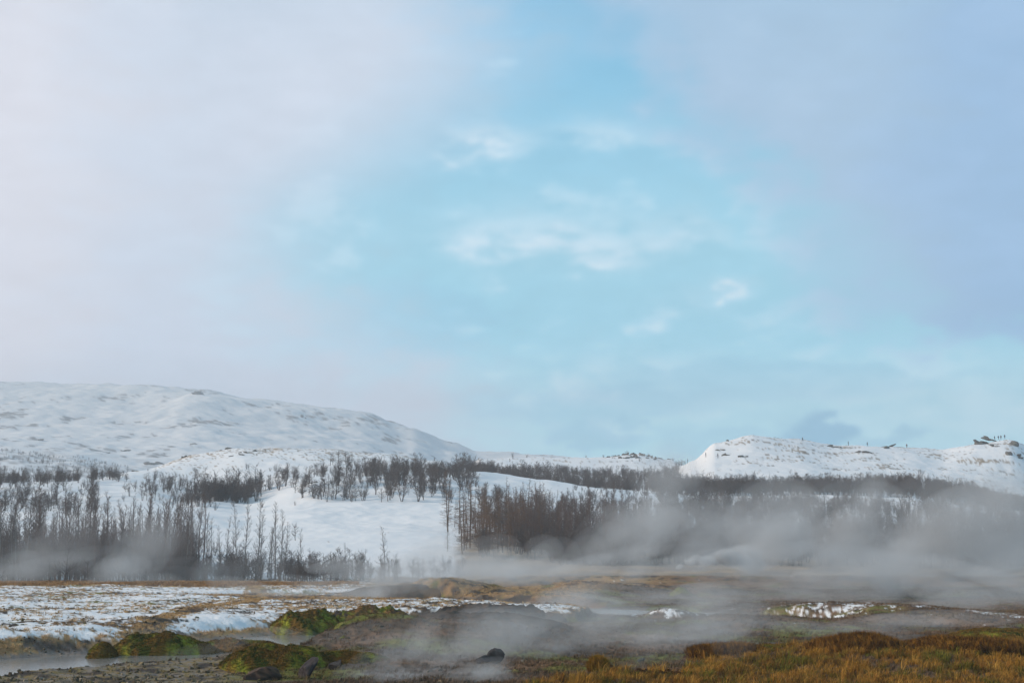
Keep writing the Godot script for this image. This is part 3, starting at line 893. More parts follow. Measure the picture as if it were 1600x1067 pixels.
func build_rocks() -> void:
	var m := vmat(0.9, 0.2)
	var dark := Color(0.03, 0.024, 0.022)
	var brown := Color(0.10, 0.062, 0.042)
	var o := one(rock_mesh(3, Vector3(0.66, 0.36, 0.45), dark, brown), "boulder", m)
	o.position = Vector3(across(408, 48.2), 0.10, -48.2); o.rotation_degrees = Vector3(4, 20, -3)
	tag(o, "wide flat-topped brown boulder below the front moss mound", "rock")
	o = one(rock_mesh(8, Vector3(0.22, 0.62, 0.34), dark, Color(0.06, 0.05, 0.05)), "boulder", m)
	o.position = Vector3(across(480, 48.6), 0.22, -48.6); o.rotation_degrees = Vector3(0, 30, -42)
	tag(o, "pointed dark slab tilted to the right beside the brown boulder", "rock")
	o = one(rock_mesh(12, Vector3(0.30, 0.26, 0.3), dark, Color(0.06, 0.055, 0.055)), "boulder", m)
	o.position = Vector3(across(525, 51.5), 0.15, -51.5)
	tag(o, "dark rounded rock at the right foot of the front moss mound", "rock")
	o = one(rock_mesh(15, Vector3(0.36, 0.34, 0.35), dark, Color(0.06, 0.055, 0.055)), "boulder", m)
	o.position = Vector3(across(775, 54.0), 0.28, -54.0)
	tag(o, "dark upright rock in the steam, right of its low neighbour", "rock")
	o = one(rock_mesh(17, Vector3(0.34, 0.2, 0.3), dark, Color(0.06, 0.055, 0.055)), "boulder", m)
	o.position = Vector3(across(757, 53.5), 0.2, -53.5)
	tag(o, "low dark rock in the steam, left of its upright neighbour", "rock")
	o = one(rock_mesh(19, Vector3(0.17, 0.2, 0.16), Color(0.06, 0.07, 0.06), dark), "boulder", m)
	o.position = Vector3(across(1002, 55.5), ground(across(1002, 55.5), 55.5) + 0.08, -55.5)
	tag(o, "small dark stone alone on the misty silt behind the grass", "rock")
	# outcrops on the hills: [photo x, distance, half size, label]
	var grey1 := Color(0.085, 0.075, 0.068)
	var grey2 := Color(0.17, 0.155, 0.13)
	var list := [
		[350, 470, Vector3(2.4, 0.9, 1.6), "dark mossy outcrop near the top of the left hill"],
		[378, 455, Vector3(1.8, 0.8, 1.2), "small dark outcrop below the crest of the left hill"],
		[368, 450, Vector3(2.4, 0.7, 1.4), "low wide outcrop above the left hillside birches"],
		[394, 458, Vector3(1.5, 0.9, 1.2), "rounded outcrop right of the low wide one on the left hill"],
		[286, 468, Vector3(1.8, 0.8, 1.2), "dark rock on the left shoulder of the left hill"],
		[216, 400, Vector3(1.6, 0.8, 1.0), "brown squat rock on the snow above the left wood"],
		[212, 436, Vector3(1.4, 0.8, 1.0), "rough rock on the left ridge beside a leaning bush"],
		[388, 366, Vector3(2.6, 0.7, 1.0), "long dark slab slanting under the hillside birches"],
		[485, 360, Vector3(1.8, 0.6, 1.0), "flat dark slab left of the upper birch row"],
		[1128, 548, Vector3(1.8, 0.7, 1.4), "upper dark outcrop on the steep left end of the right hill"],
		[1144, 566, Vector3(1.5, 0.8, 1.2), "knob of rock near the rounded top of the right hill"],
		[1130, 538, Vector3(1.9, 0.5, 1.2), "flat dark ledge low on the left end of the right hill"],
		[1162, 530, Vector3(2.4, 0.9, 1.4), "broad dark outcrop in the middle of the right hill's left face"],
		[1220, 592, Vector3(2.2, 0.5, 1.4), "flat rock lying on the skyline of the right hill"],
		[1310, 575, Vector3(4.2, 0.8, 1.8), "long streak of rock below the walkers on the right hill"],
		[1345, 552, Vector3(3.6, 0.6, 1.6), "sloping streak of dark stones right of the hill's middle"],
		[1385, 592, Vector3(3.4, 0.6, 1.6), "dark ledge on the skyline between the walkers"],
		[1392, 575, Vector3(2.6, 0.8, 1.4), "dark crag just under the skyline ledge"],
		[1548, 578, Vector3(4.4, 1.6, 2.5), "grey crag under the people at the far right summit"],
		[1568, 590, Vector3(5.5, 1.2, 2.5), "wide grey cap of rock on the far right summit"],
		[1590, 570, Vector3(3.4, 2.2, 2.5), "steep crag at the right end of the summit"],
		[1592, 548, Vector3(2.8, 1.8, 2.5), "lower crag at the right edge of the picture"],
		[1566, 562, Vector3(2.6, 0.9, 2.0), "pale streaked crag below the summit cap"],
		[235, 1700, Vector3(15, 6, 8), "large pointed grey crag at the foot of the far mountain"],
		[190, 1900, Vector3(10, 3, 6), "grey crag left of the large pointed one on the far mountain"],
		[165, 1850, Vector3(6, 2.5, 4), "small grey crag low on the far mountain slope"],
		[292, 1960, Vector3(13, 3, 6), "long grey crag above the large pointed one"],
		[305, 2560, Vector3(18, 5, 8), "faint high crag near the cloud on the mountain"],
		[50, 1980, Vector3(14, 4, 6), "slanting grey crag on the mountain at far left"],
		[470, 2500, Vector3(7, 8, 6), "faint upright crag on the mountain's right slope"],
	]
	var kk := 40
	for q in list:
		kk += 1
		o = one(crag_mesh(kk, q[2] * (Vector3.ONE if q[1] > 1000 else Vector3(1.5, 1.1, 1.5)), grey1, grey2), "rock_outcrop", m)
		var d: float = q[1]
		if d > 1000.0:
			var x: float = (q[0] - 800.0) / F * d * 0.992
			o.position = Vector3(x, far_y(x, d), -d)
		else:
			o.position = at(q[0], d) - Vector3(0, q[2].y * 0.25, 0)
		o.rotation_degrees = Vector3(12, kk * 37 % 50 - 25, kk * 53 % 30 - 15)
		tag(o, q[3], "outcrop", "outcrops of rock on the snow")
	# rubble of the knoll on the far ridge
	var rub := []
	rng.seed = 9
	for k in 40:
		var px := rng.randfn() * 24.0 + 995.0
		rub.append(Transform3D(Basis.from_euler(rv(1.0)) * Basis.from_scale(Vector3(2.2, 0.9, 1.4) * rng.randf_range(0.5, 1.3)), at(px, rng.randf_range(770, 845))))
	var root := top(Node3D.new(), "rubble")
	tag(root, "dark broken rubble over the knoll on the far ridge", "rubble", "", "stuff")
	copies(rock_mesh(90, Vector3.ONE, grey1, grey2, 6), m, rub, "stones", root)

func blade_tuft(blades: int, h: float, w: float, spread: float, lean: Vector3) -> ArrayMesh:
	var pos := PackedVector3Array(); var idx := PackedInt32Array(); var col := PackedColorArray()
	for k in blades:
		var an := rng.randf() * TAU
		var b := Vector3(cos(an), 0, sin(an)) * spread * sqrt(rng.randf())
		var hh := h * rng.randf_range(0.55, 1.1)
		var out := (Vector3(cos(an), 0, sin(an)) * rng.randf_range(0.1, 0.55) + lean * rng.randf_range(0.4, 1.2)) * hh
		var side := Vector3(-sin(an + rng.randf()), 0, cos(an + rng.randf())) * w * 0.5
		var m := b + Vector3(0, hh * 0.6, 0) + out * 0.35
		var t := b + Vector3(0, hh * (0.95 - 0.3 * out.length() / hh), 0) + out
		var i := pos.size()
		pos.append_array([b - side, b + side, m - side * 0.8, m + side * 0.8, t])
		idx.append_array([i, i + 1, i + 2, i + 1, i + 3, i + 2, i + 2, i + 3, i + 4])
		var c := rng.randf_range(0.7, 1.25)
		for q in 5: col.append(Color(c, c * rng.randf_range(0.94, 1.03), c * 0.95))
	return arrays(pos, idx, null, col)

# a rounded bank or mound of its own: a displaced half dome, sunk into the ground
func mound(called: String, label: String, category: String, px: float, d: float, half_px: float, df: float, h: float, y0: float, turn: float, colour: Callable, fuzz: Array, lump := 0.22, seed_ := 1) -> void:
	var o := top(Node3D.new(), called)
	tag(o, label, category)
	var cx := across(px, d)
	o.position = Vector3(cx, y0, -d)
	var hx := half_px / F * d
	var nx := 110; var nz := 52
	var pos := PackedVector3Array(); var col := PackedColorArray()
	var spots := []; var tints := []
	for j in nz:
		for i in nx:
			var u := -1.08 + 2.16 * i / (nx - 1.0)
			var v := -1.08 + 2.16 * j / (nz - 1.0)
			var x := u * hx; var z := v * df
			var q := pow(pow(absf(u), 2.4) + pow(absf(v), 2.4), 1.0 / 2.4) * (1.0 + 0.16 * fbm(x + seed_ * 30.0, z, 0.35))
			var y := h * pow(maxf(0.0, 1.0 - q * q), 0.62) if q < 1.0 else -0.8 * (q - 1.0)
			var k := sst(1.05, 0.6, q)
			y += k * h * (lump * fbm(x + seed_ * 50.0, z, 0.5) + lump * 0.7 * absf(hum(x, z + seed_ * 20.0, 1.1)) + lump * 0.25 * hum(x, z, 3.0)) - 0.12
			pos.append(Vector3(x, y, z))
			col.append(colour.call(x, z, y / h))
	var me := sheet(nx, nz, pos, col)
	part(me, "mossy_surface" if category == "moss" else "surface", vmat(0.98, 0.1), o)
	rng.seed = 500 + seed_
	for k in int(fuzz[0]):
		var i := rng.randi_range(1, nx - 2); var j := rng.randi_range(1, nz - 2)
		var p := pos[j * nx + i] + Vector3(rng.randf_range(-0.5, 0.5) * hx * 2.0 / nx, 0, rng.randf_range(-0.5, 0.5) * df * 2.0 / nz)
		if p.y < 0.0: continue
		var s := rng.randf_range(0.5, 1.4)
		spots.append(Transform3D(Basis(Vector3.UP, rng.randf() * TAU) * Basis.from_scale(Vector3(s, s, s)), p - Vector3(0, 0.015, 0)))
		var c := col[j * nx + i] * rng.randf_range(0.75, 1.4)
		if category == "moss": c = c.lerp(Color(0.28, 0.16, 0.05), pow(rng.randf(), 4.0))
		if category == "heather": c = c.lerp(Color(0.36, 0.17, 0.03), pow(rng.randf(), 1.8))
		tints.append(Color(c.r, c.g, c.b))
	if spots.size(): copies(fuzz[1], fuzz[2], spots, "tufts", o, tints)

func build_moss() -> void:
	rng.seed = 41
	var tuftm := vmat(0.95, 0.1)
	var short := blade_tuft(9, 0.07, 0.016, 0.05, Vector3(0.15, 0, 0))
	var mossy := func(x, z, t):
		var n := fbm(x + 11.0, z, 0.8) + 0.5 * fbm(x, z + 7.0, 2.5)
		var c: Color = MOSS.lerp(Color(0.27, 0.27, 0.03), clampf(n * 1.6, 0.0, 1.0))
		c = c.lerp(Color(0.12, 0.07, 0.018), sst(-0.28, 0.14, fbm(x - 31.0, z + 3.0, 0.55) + 0.25 * n))
		return c.lerp(MOSSDARK, sst(0.05, 0.4, -n))
	var rusty := func(x, z, t):
		var n := fbm(x + 5.0, z, 0.7) + 0.5 * fbm(x, z + 2.0, 2.2)
		var c: Color = Color(0.15, 0.085, 0.035).lerp(MOSS, sst(0.05, 0.3, fbm(x + 17.0, z, 0.4) + 0.3 * n))
		return c.lerp(SOIL, sst(0.0, 0.45, -n))
	var dark := func(x, z, t):
		var n := fbm(x + 5.0, z, 0.7) + 0.5 * fbm(x, z + 2.0, 2.2)
		return Color(0.045, 0.036, 0.03).lerp(Color(0.10, 0.07, 0.05), clampf(n + 0.3, 0.0, 1.0))
	var brown := func(x, z, t):
		var n := fbm(x + 25.0, z, 0.3) + 0.5 * fbm(x, z + 2.0, 1.2)
		return Color(0.10, 0.06, 0.03).lerp(SOIL, clampf(0.45 - n, 0.0, 1.0))
	var heather := func(x, z, t):
		var n := fbm(x + 25.0, z, 0.6) + 0.5 * fbm(x, z + 2.0, 2.2)
		return Color(0.055, 0.026, 0.012).lerp(Color(0.12, 0.06, 0.02), clampf(n, 0.0, 1.0))
	mound("moss_mound", "big rounded green and rust moss mound in the front, above the boulders", "moss", 432, 53.5, 88, 1.9, 0.92, -0.06, 0.0, mossy, [9000, short, tuftm], 0.2, 1)
	mound("moss_mound", "long low bright green moss tongue right of the big moss mound", "moss", 535, 54.5, 85, 1.5, 0.52, 0.0, 0.0, mossy, [6000, short, tuftm], 0.25, 2)
	mound("moss_bank", "bright green moss bank along the stream under the snowy plain", "moss", 250, 65.6, 84, 1.7, 0.98, -0.36, 0.0, mossy, [7000, short, tuftm], 0.25, 3)
	mound("moss_bank", "small dark moss lump at the stream's edge, left of the bright bank", "moss", 160, 63.2, 22, 1.1, 0.75, -0.38, 0.0, mossy, [1500, short, tuftm], 0.3, 4)
	mound("moss_bank", "low brownish moss bank behind the stream in the middle", "moss", 372, 67.5, 85, 1.3, 0.62, -0.38, 0.0, rusty, [3000, short, tuftm], 0.25, 5)
	mound("moss_bank", "steep dark green moss bank right of the white snow patch", "moss", 480, 83.0, 62, 2.6, 1.3, -0.40, 0.0, mossy, [7000, short, tuftm], 0.25, 6)
	mound("moss_bank", "dim green moss bank in the steam below the snowy ledge", "moss", 580, 86.0, 78, 2.4, 1.45, -0.40, 0.0, rusty, [4000, short, tuftm], 0.25, 7)
	mound("peat_bank", "dark bare earth bank ending the snowy ledge on the right", "bank", 770, 90.0, 130, 2.6, 1.5, -0.40, 0.0, dark, [0], 0.2, 8)
	mound("moss_mound", "olive and rust mossy rise left of the dark peat ridge", "moss", 590, 64.0, 105, 4.0, 0.75, 0.05, 0.0, rusty, [8000, short, tuftm], 0.22, 9)
	mound("peat_bank", "dark peat ridge in the middle of the steaming ground", "bank", 740, 72.0, 135, 3.4, 0.55, 0.72, 0.0, dark, [0], 0.3, 10)
	mound("grass_hump", "wide brown hump standing behind the brook in the steam", "mound", 665, 138.0, 135, 4.5, 1.1, 0.35, 0.0, brown, [0], 0.16, 11)
	var hair := blade_tuft(14, 0.36, 0.014, 0.10, Vector3(0.7, 0, 0))
	mound("heather_mound", "dark brown heather mound rising from the golden foreground grass", "heather", 1345, 55.5, 80, 2.2, 0.62, 0.22, 0.0, heather, [5000, hair, tuftm], 0.2, 12)
	mound("heather_mound", "long low dark heather mound along the right foreground", "heather", 1500, 56.5, 100, 2.0, 0.42, 0.28, 0.0, heather, [5000, hair, tuftm], 0.25, 13)
	mound("heather_mound", "reddish dark heather lump at the left end of the grassy bank", "heather", 1135, 57.5, 66, 1.8, 0.32, 0.06, 0.0, heather, [2500, hair, tuftm], 0.3, 14)
	mound("moss_mound", "green mossy patch on top of the grassy bank, right of the reddish heather", "moss", 1215, 58.0, 60, 1.8, 0.40, 0.18, 0.0, mossy, [4000, short, tuftm], 0.25, 15)
	mound("moss_mound", "green mossy rise at the right edge behind the heather", "moss", 1570, 65.0, 90, 2.4, 0.42, 0.45, 0.0, mossy, [5000, short, tuftm], 0.25, 16)
	mound("heather_mound", "small tufted golden hummock at the left of the foreground grass", "heather", 935, 49.5, 13, 0.7, 0.34, 0.08, 0.0, func(x, z, t): return Color(0.16, 0.10, 0.015), [1500, hair, tuftm], 0.3, 17)
	mound("peat_bank", "crumbly dark clods along the bottom edge of the grass", "bank", 1020, 47.6, 60, 0.8, 0.38, -0.02, 0.0, heather, [600, short, tuftm], 0.5, 18)

func build_grass() -> void:
	rng.seed = 64
	var m := vmat(0.9, 0.2)
	m.backlight_enabled = true
	m.backlight = Color(0.35, 0.30, 0.2)
	var tall := [blade_tuft(16, 0.40, 0.013, 0.10, Vector3(0.45, 0, 0)), blade_tuft(14, 0.32, 0.012, 0.12, Vector3(0.6, 0, 0.1)), blade_tuft(18, 0.26, 0.012, 0.10, Vector3(0.3, 0, -0.1))]
	var where := [[], [], []]; var tint := [[], [], []]
	var gold := [Color(0.38, 0.19, 0.03), Color(0.26, 0.11, 0.02), Color(0.40, 0.22, 0.045), Color(0.15, 0.06, 0.014), Color(0.15, 0.13, 0.018)]
	for k in 42000:
		var d := rng.randf_range(43.0, 68.0)
		var px := rng.randf_range(820, 1750)
		var lim := curve([[820, 44.0], [880, 46.8], [940, 48.2], [1060, 49.6], [1120, 57], [1400, 61], [1500, 65], [1700, 69]], px)
		var x := across(px, d)
		if d > lim + 1.5 * fbm(x, d, 0.5): continue
		var n := fbm(x, d, 0.35)
		if n + 0.8 * fbm(x, d, 1.7) < -0.16: continue
		var y := ground(x, d)
		var s := rng.randf_range(0.55, 1.15) * (1.0 if d < 54.0 else 0.75) * clampf(0.85 + 1.1 * fbm(x + 3.0, d, 0.9), 0.45, 1.5)
		var i := rng.randi() % 3
		where[i].append(Transform3D(Basis(Vector3.UP, rng.randfn() * 0.7) * Basis.from_scale(Vector3(s, s, s)), Vector3(x, y - 0.02, -d)))
		var pick := clampf(2.0 + 5.5 * fbm(x + 9.0, d, 0.3) + rng.randfn() * 0.8, 0.0, 4.0)
		tint[i].append(gold[int(pick)].lerp(gold[mini(int(pick) + 1, 4)], pick - int(pick)) * rng.randf_range(0.65, 1.2))
	var root := top(Node3D.new(), "foreground_grass")
	tag(root, "long golden dry grass covering the front right bank", "grass", "", "stuff")
	for i in 3: copies(tall[i], m, where[i], "blades", root, tint[i])
	# straw standing through the snow
	var tuft := [blade_tuft(12, 0.15, 0.018, 0.12, Vector3(0.4, 0, 0)), blade_tuft(9, 0.20, 0.02, 0.10, Vector3(0.6, 0, 0))]
	where = [[], []]; tint = [[], []]
	for k in 150000:
		var d := 44.0 + 140.0 * pow(rng.randf(), 1.1)
		var u := rng.randf_range(-0.42, 0.42)
		var x := u * d
		var y := ground(x, d)
		if y < -0.15: continue
		var gc := tone(x, d, y)
		if gc.b > 0.45 or rng.randf() > maxf(straw_at * 1.3, 0.6 * sst(400.0, 480.0, 800.0 + F * u)): continue
		var s := rng.randf_range(0.5, 1.2)
		var i := rng.randi() % 2
		where[i].append(Transform3D(Basis(Vector3.UP, rng.randfn() * 0.9) * Basis.from_scale(Vector3(s, s, s)), Vector3(x, y - 0.02, -d)))
		tint[i].append((Color(0.56, 0.36, 0.17).lerp(RUST, pow(rng.randf(), 2.0) * 0.8) if straw_at > 0.3 and u < 0.1 else gc.lerp(RUST, 0.35).lerp(HEATH, 0.3)) * rng.randf_range(0.6, 1.3))
	root = top(Node3D.new(), "straw_tufts")
	tag(root, "pale brown dead grass standing through the snow on the field", "grass", "", "stuff")
	for i in 2: copies(tuft[i], m, where[i], "blades", root, tint[i])
	# reed fringe along the foot of the wood
	where = []; tint = []
	for k in 9000:
		var px := rng.randf_range(-60, 560)
		var d := rng.randf_range(168, 186)
		var p := at(px, d)
		var s := rng.randf_range(1.2, 2.6)
		where.append(Transform3D(Basis(Vector3.UP, rng.randf() * TAU) * Basis.from_scale(Vector3(s, s, s)), p))
		tint.append(Color(0.42, 0.24, 0.11) * rng.randf_range(0.7, 1.2))
	root = top(Node3D.new(), "grass_fringe")
	tag(root, "strip of orange dead grass along the foot of the left wood", "grass", "", "stuff")
	copies(tuft[1], m, where, "blades", root, tint)

func build_pebbles() -> void:
	rng.seed = 33
	var where := []; var tint := []
	for k in 26000:
		var d := 43.0 + 55.0 * pow(rng.randf(), 1.5)
		var px := rng.randf_range(-150, 1250)
		var x := across(px, d)
		var y := ground(x, d)
		if y < -0.5: continue
		var c := tone(x, d, y)
		if c.b > 0.3 or (px > 450 and rng.randf() < 0.45): continue
		var s := 0.015 + 0.08 * pow(rng.randf(), 5.0)
		where.append(Transform3D(Basis.from_euler(rv(3.0)) * Basis.from_scale(Vector3(s * rng.randf_range(1.0, 1.8), s * rng.randf_range(0.5, 1.0), s)), Vector3(x, y + s * 0.2, -d)))
		tint.append(c.lerp(OCHRE, 0.3) * rng.randf_range(0.4, 1.35))
	var root := top(Node3D.new(), "gravel")
	tag(root, "loose stones and clods strewn over the bare wet ground in front", "gravel", "", "stuff")
	copies(rock_mesh(77, Vector3.ONE, Color.WHITE, Color(0.7, 0.7, 0.7), 4), vmat(0.85, 0.3), where, "stones", root, tint)

func build_water() -> void:
	var m := StandardMaterial3D.new()
	m.albedo_color = Color(0.18, 0.17, 0.155).linear_to_srgb()
	m.roughness = 0.16
	m.metallic_specular = 0.5
	var nt := NoiseTexture2D.new()
	nt.width = 512; nt.height = 512; nt.seamless = true; nt.as_normal_map = true; nt.bump_strength = 1.2
	var n := FastNoiseLite.new(); n.frequency = 0.02; n.fractal_octaves = 4; n.seed = 3
	nt.noise = n
	m.normal_enabled = true; m.normal_texture = nt; m.normal_scale = 0.25
	m.uv1_triplanar = true; m.uv1_world_triplanar = true; m.uv1_scale = Vector3(0.25, 0.25, 0.25)
	for q in [["stream", stream, -0.35, 7.0], ["brook", brook, -0.2, 9.0]]:
		var pos := PackedVector3Array(); var col := PackedColorArray()
		var line: PackedVector2Array = q[1]
		var nn := line.size()
		for j in 2:
			for i in nn:
				var t := (line[mini(i + 1, nn - 1)] - line[maxi(i - 1, 0)]).normalized()
				var off: float = q[3] if j else -q[3]
				var p: Vector2 = line[i] + Vector2(-t.y, t.x) * off
				pos.append(Vector3(p.x, q[2], -p.y)); col.append(Color.WHITE)
		tag(one(sheet(nn, 2, pos, col), q[0], m), "", "", "", "structure")

# ---------------------------------------------------------------- walkers
func person_mesh(walk: float, jacket: Color, trousers: Color) -> ArrayMesh:
	# bones: [a, b, radius a, radius b, colour]
	var skin := Color(0.5, 0.32, 0.24)
	var boot := Color(0.02, 0.02, 0.02)
	var L := func(s): return s * walk
	var bones := []
	for s in [-1.0, 1.0]:
		var hip := Vector3(s * 0.10, 0.92, 0)
		var knee := Vector3(s * 0.11, 0.50, 0.16 * s * walk + 0.03)
		var ankle := Vector3(s * 0.11, 0.09, 0.26 * s * walk - 0.02)
		bones.append([hip, knee, 0.092, 0.062, trousers])
		bones.append([knee, ankle, 0.060, 0.045, trousers])
		bones.append([ankle - Vector3(0, 0.03, 0.03), ankle + Vector3(s * 0.02, -0.045, 0.14), 0.048, 0.036, boot])
		var sh := Vector3(s * 0.19, 1.42, 0)
		var el := Vector3(s * 0.26, 1.14, -0.14 * s * walk - 0.02)
		var wr := Vector3(s * 0.25, 0.90, -0.16 * s * walk + 0.08)
		bones.append([sh, el, 0.068, 0.055, jacket])
		bones.append([el, wr, 0.053, 0.042, jacket])
		bones.append([wr, wr + Vector3(0, -0.09, 0.02), 0.034, 0.036, boot])
		for f in 4: bones.append([wr + Vector3(0, -0.09, -0.015 + 0.018 * f), wr + Vector3(-s * 0.02, -0.165 + 0.012 * absf(f - 1.5), 0.0 + 0.02 * f), 0.011, 0.009, boot])
		bones.append([wr + Vector3(0, -0.05, 0.04), wr + Vector3(-s * 0.02, -0.10, 0.075), 0.012, 0.010, boot])
	bones.append([Vector3(0, 0.95, 0), Vector3(0, 1.15, -0.01), 0.155, 0.145, jacket])
	bones.append([Vector3(0, 1.15, -0.01), Vector3(0, 1.38, 0), 0.145, 0.165, jacket])
	bones.append([Vector3(-0.12, 1.42, 0), Vector3(0.12, 1.42, 0), 0.085, 0.085, jacket])
	bones.append([Vector3(0, 1.45, 0), Vector3(0, 1.58, 0.02), 0.06, 0.055, skin])
	bones.append([Vector3(0, 1.60, 0.035), Vector3(0, 1.68, 0.01), 0.075, 0.10, skin])
	bones.append([Vector3(0, 1.625, 0.10), Vector3(0, 1.605, 0.125), 0.014, 0.018, skin])
	var cell := 0.026
	var lo := Vector3(-0.42, -0.02, -0.42)
	var n := Vector3i(33, 71, 33)
	var f := PackedFloat32Array(); f.resize(n.x * n.y * n.z); f.fill(1.0)
	var who := PackedByteArray(); who.resize(f.size())
	var near := PackedFloat32Array(); near.resize(f.size()); near.fill(9.0)
	for b in bones.size():
		var q: Array = bones[b]
		var rm: float = maxf(q[2], q[3]) + 0.08
		var mn := (((q[0] as Vector3).min(q[1]) - Vector3.ONE * rm - lo) / cell).floor()
		var mx := (((q[0] as Vector3).max(q[1]) + Vector3.ONE * rm - lo) / cell).ceil()
		for z in range(maxi(0, int(mn.z)), mini(n.z, int(mx.z) + 1)):
			for y in range(maxi(0, int(mn.y)), mini(n.y, int(mx.y) + 1)):
				for x in range(maxi(0, int(mn.x)), mini(n.x, int(mx.x) + 1)):
					var p := lo + Vector3(x, y, z) * cell
					var ab: Vector3 = q[1] - q[0]
					var t := clampf((p - q[0]).dot(ab) / ab.length_squared(), 0.0, 1.0)
					var dist: float = p.distance_to(q[0] + ab * t) - lerpf(q[2], q[3], t)
					var i := (z * n.y + y) * n.x + x
					var k := 0.02
					var h := clampf(0.5 + 0.5 * (f[i] - dist) / k, 0.0, 1.0)
					f[i] = lerpf(f[i], dist, h) - k * h * (1.0 - h)
					if dist < near[i]: near[i] = dist; who[i] = b
	var id := {}
	var pos := PackedVector3Array(); var col := PackedColorArray(); var idx := PackedInt32Array(); var nor := PackedVector3Array()
	var off := [0, 1, n.x, n.x + 1, n.x * n.y, n.x * n.y + 1, n.x * n.y + n.x, n.x * n.y + n.x + 1]
	for z in n.z - 1:
		for y in n.y - 1:
			for x in n.x - 1:
				var i := (z * n.y + y) * n.x + x
				var inside := 0
				for o in off: inside += int(f[i + o] < 0.0)
				if inside == 0 or inside == 8: continue
				var sum := Vector3.ZERO; var cnt := 0
				for e in [[0, 1], [2, 3], [4, 5], [6, 7], [0, 2], [1, 3], [4, 6], [5, 7], [0, 4], [1, 5], [2, 6], [3, 7]]:
					var fa := f[i + off[e[0]]]; var fb := f[i + off[e[1]]]
					if (fa < 0.0) != (fb < 0.0):
						var pa := Vector3(e[0] & 1, (e[0] >> 1) & 1, e[0] >> 2); var pb := Vector3(e[1] & 1, (e[1] >> 1) & 1, e[1] >> 2)
						sum += pa.lerp(pb, fa / (fa - fb)); cnt += 1
				id[i] = pos.size()
				pos.append(lo + (Vector3(x, y, z) + sum / cnt) * cell)
				col.append(bones[who[i]][4])
				nor.append(Vector3(f[i + 1] - f[i], f[i + n.x] - f[i], f[i + n.x * n.y] - f[i]).normalized())
	for i in id:
		for axis in 3:
			var st: int = [1, n.x, n.x * n.y][axis]
			var sa: int = [n.x, n.x * n.y, 1][axis]
			var sb: int = [n.x * n.y, 1, n.x][axis]
			if (f[i] < 0.0) == (f[i + st] < 0.0): continue
			if not (id.has(i - sa) and id.has(i - sb) and id.has(i - sa - sb)): continue
			var q := [id[i], id[i - sa], id[i - sa - sb], id[i - sb]]
			if f[i] < 0.0: q.reverse()
			idx.append_array([q[0], q[1], q[2], q[0], q[2], q[3]])
	return arrays(pos, idx, nor, col)

func cap_mesh() -> ArrayMesh:
	var s := SphereMesh.new()
	s.radius = 0.118; s.height = 0.236; s.is_hemisphere = false; s.radial_segments = 14; s.rings = 8
	var st := SurfaceTool.new()
	st.append_from(s, 0, Transform3D(Basis.from_scale(Vector3(0.95, 0.85, 1.05)), Vector3(0, 1.715, -0.012)))
	return st.commit()

func build_people() -> void:
	var m := vmat(0.85, 0.3)
	var walkers := [person_mesh(1.0, Color(0.02, 0.022, 0.03), Color(0.018, 0.018, 0.022)), person_mesh(0.35, Color(0.03, 0.035, 0.06), Color(0.02, 0.02, 0.025)), person_mesh(-0.8, Color(0.07, 0.02, 0.02), Color(0.02, 0.02, 0.03))]
	var cap := cap_mesh()
	var caps := [cmat(Color(0.03, 0.03, 0.03)), cmat(Color(0.05, 0.03, 0.03))]
	# [photo x, distance, which, heading, label]
	var list := [
		[1072, 575, 0, 80, "person in dark clothes left of the pair at the foot of the right hill"],
		[1076, 575, 1, 95, "person in dark clothes right of the pair at the foot of the right hill"],
		[1124, 532, 2, 70, "person in dark red coat climbing the left face of the right hill"],
		[1105, 546, 1, 75, "person climbing low down between the pair and the red coat"],
		[1258, 575, 0, 20, "person in dark clothes alone below the rounded hilltop"],
		[1330, 590, 1, 90, "person walking the path left of the skyline ledge"],
		[1360, 594, 0, -90, "person walking just left of the skyline ledge"],
		[1422, 600, 2, 10, "person standing on the skyline right of the ledge"],
		[1561, 600, 0, 90, "leftmost person on the far right summit"],
		[1567, 600, 1, -60, "second person from the left on the far right summit"],
		[1571, 600, 2, 0, "third person from the left on the far right summit"],
		[1577, 600, 1, 150, "rightmost person on the far right summit"],
	]
	for q in list:
		var o := top(Node3D.new(), "person")
		o.position = at(q[0], q[1]) + Vector3(0, 0.9 if q[0] > 1550 else -0.02, 0)
		o.rotation_degrees.y = q[3]
		part(walkers[q[2]], "body", m, o)
		part(cap, "cap", caps[q[2] % 2], o)
		tag(o, q[4], "person", "walkers on the right hill")

# ---------------------------------------------------------------- steam
var fogs := {}
func fog(density: float, c: Color) -> FogMaterial:
	var k := snappedf(log(density), 0.25)
	var key := [k, c]
	if not fogs.has(key):
		var m := FogMaterial.new()
		m.density = exp(k)
		m.albedo = c
		m.edge_fade = 0.3
		fogs[key] = m
	return fogs[key]

func puff(root: Node3D, p: Vector3, r: Vector3, tau: float, turn := Vector3.ZERO, c := Color(1, 1, 1)) -> void:
	var v := FogVolume.new()
	v.shape = RenderingServer.FOG_VOLUME_SHAPE_ELLIPSOID
	v.size = r * 2.0
	v.position = p
	v.rotation = turn
	v.material = fog(tau / (2.0 * r.z), c)
	v.name = "puff"
	root.add_child(v, true)

func bank(called: String, label: String) -> Node3D:
	var root := top(Node3D.new(), called)
	tag(root, label, "steam", "", "stuff")
	return root

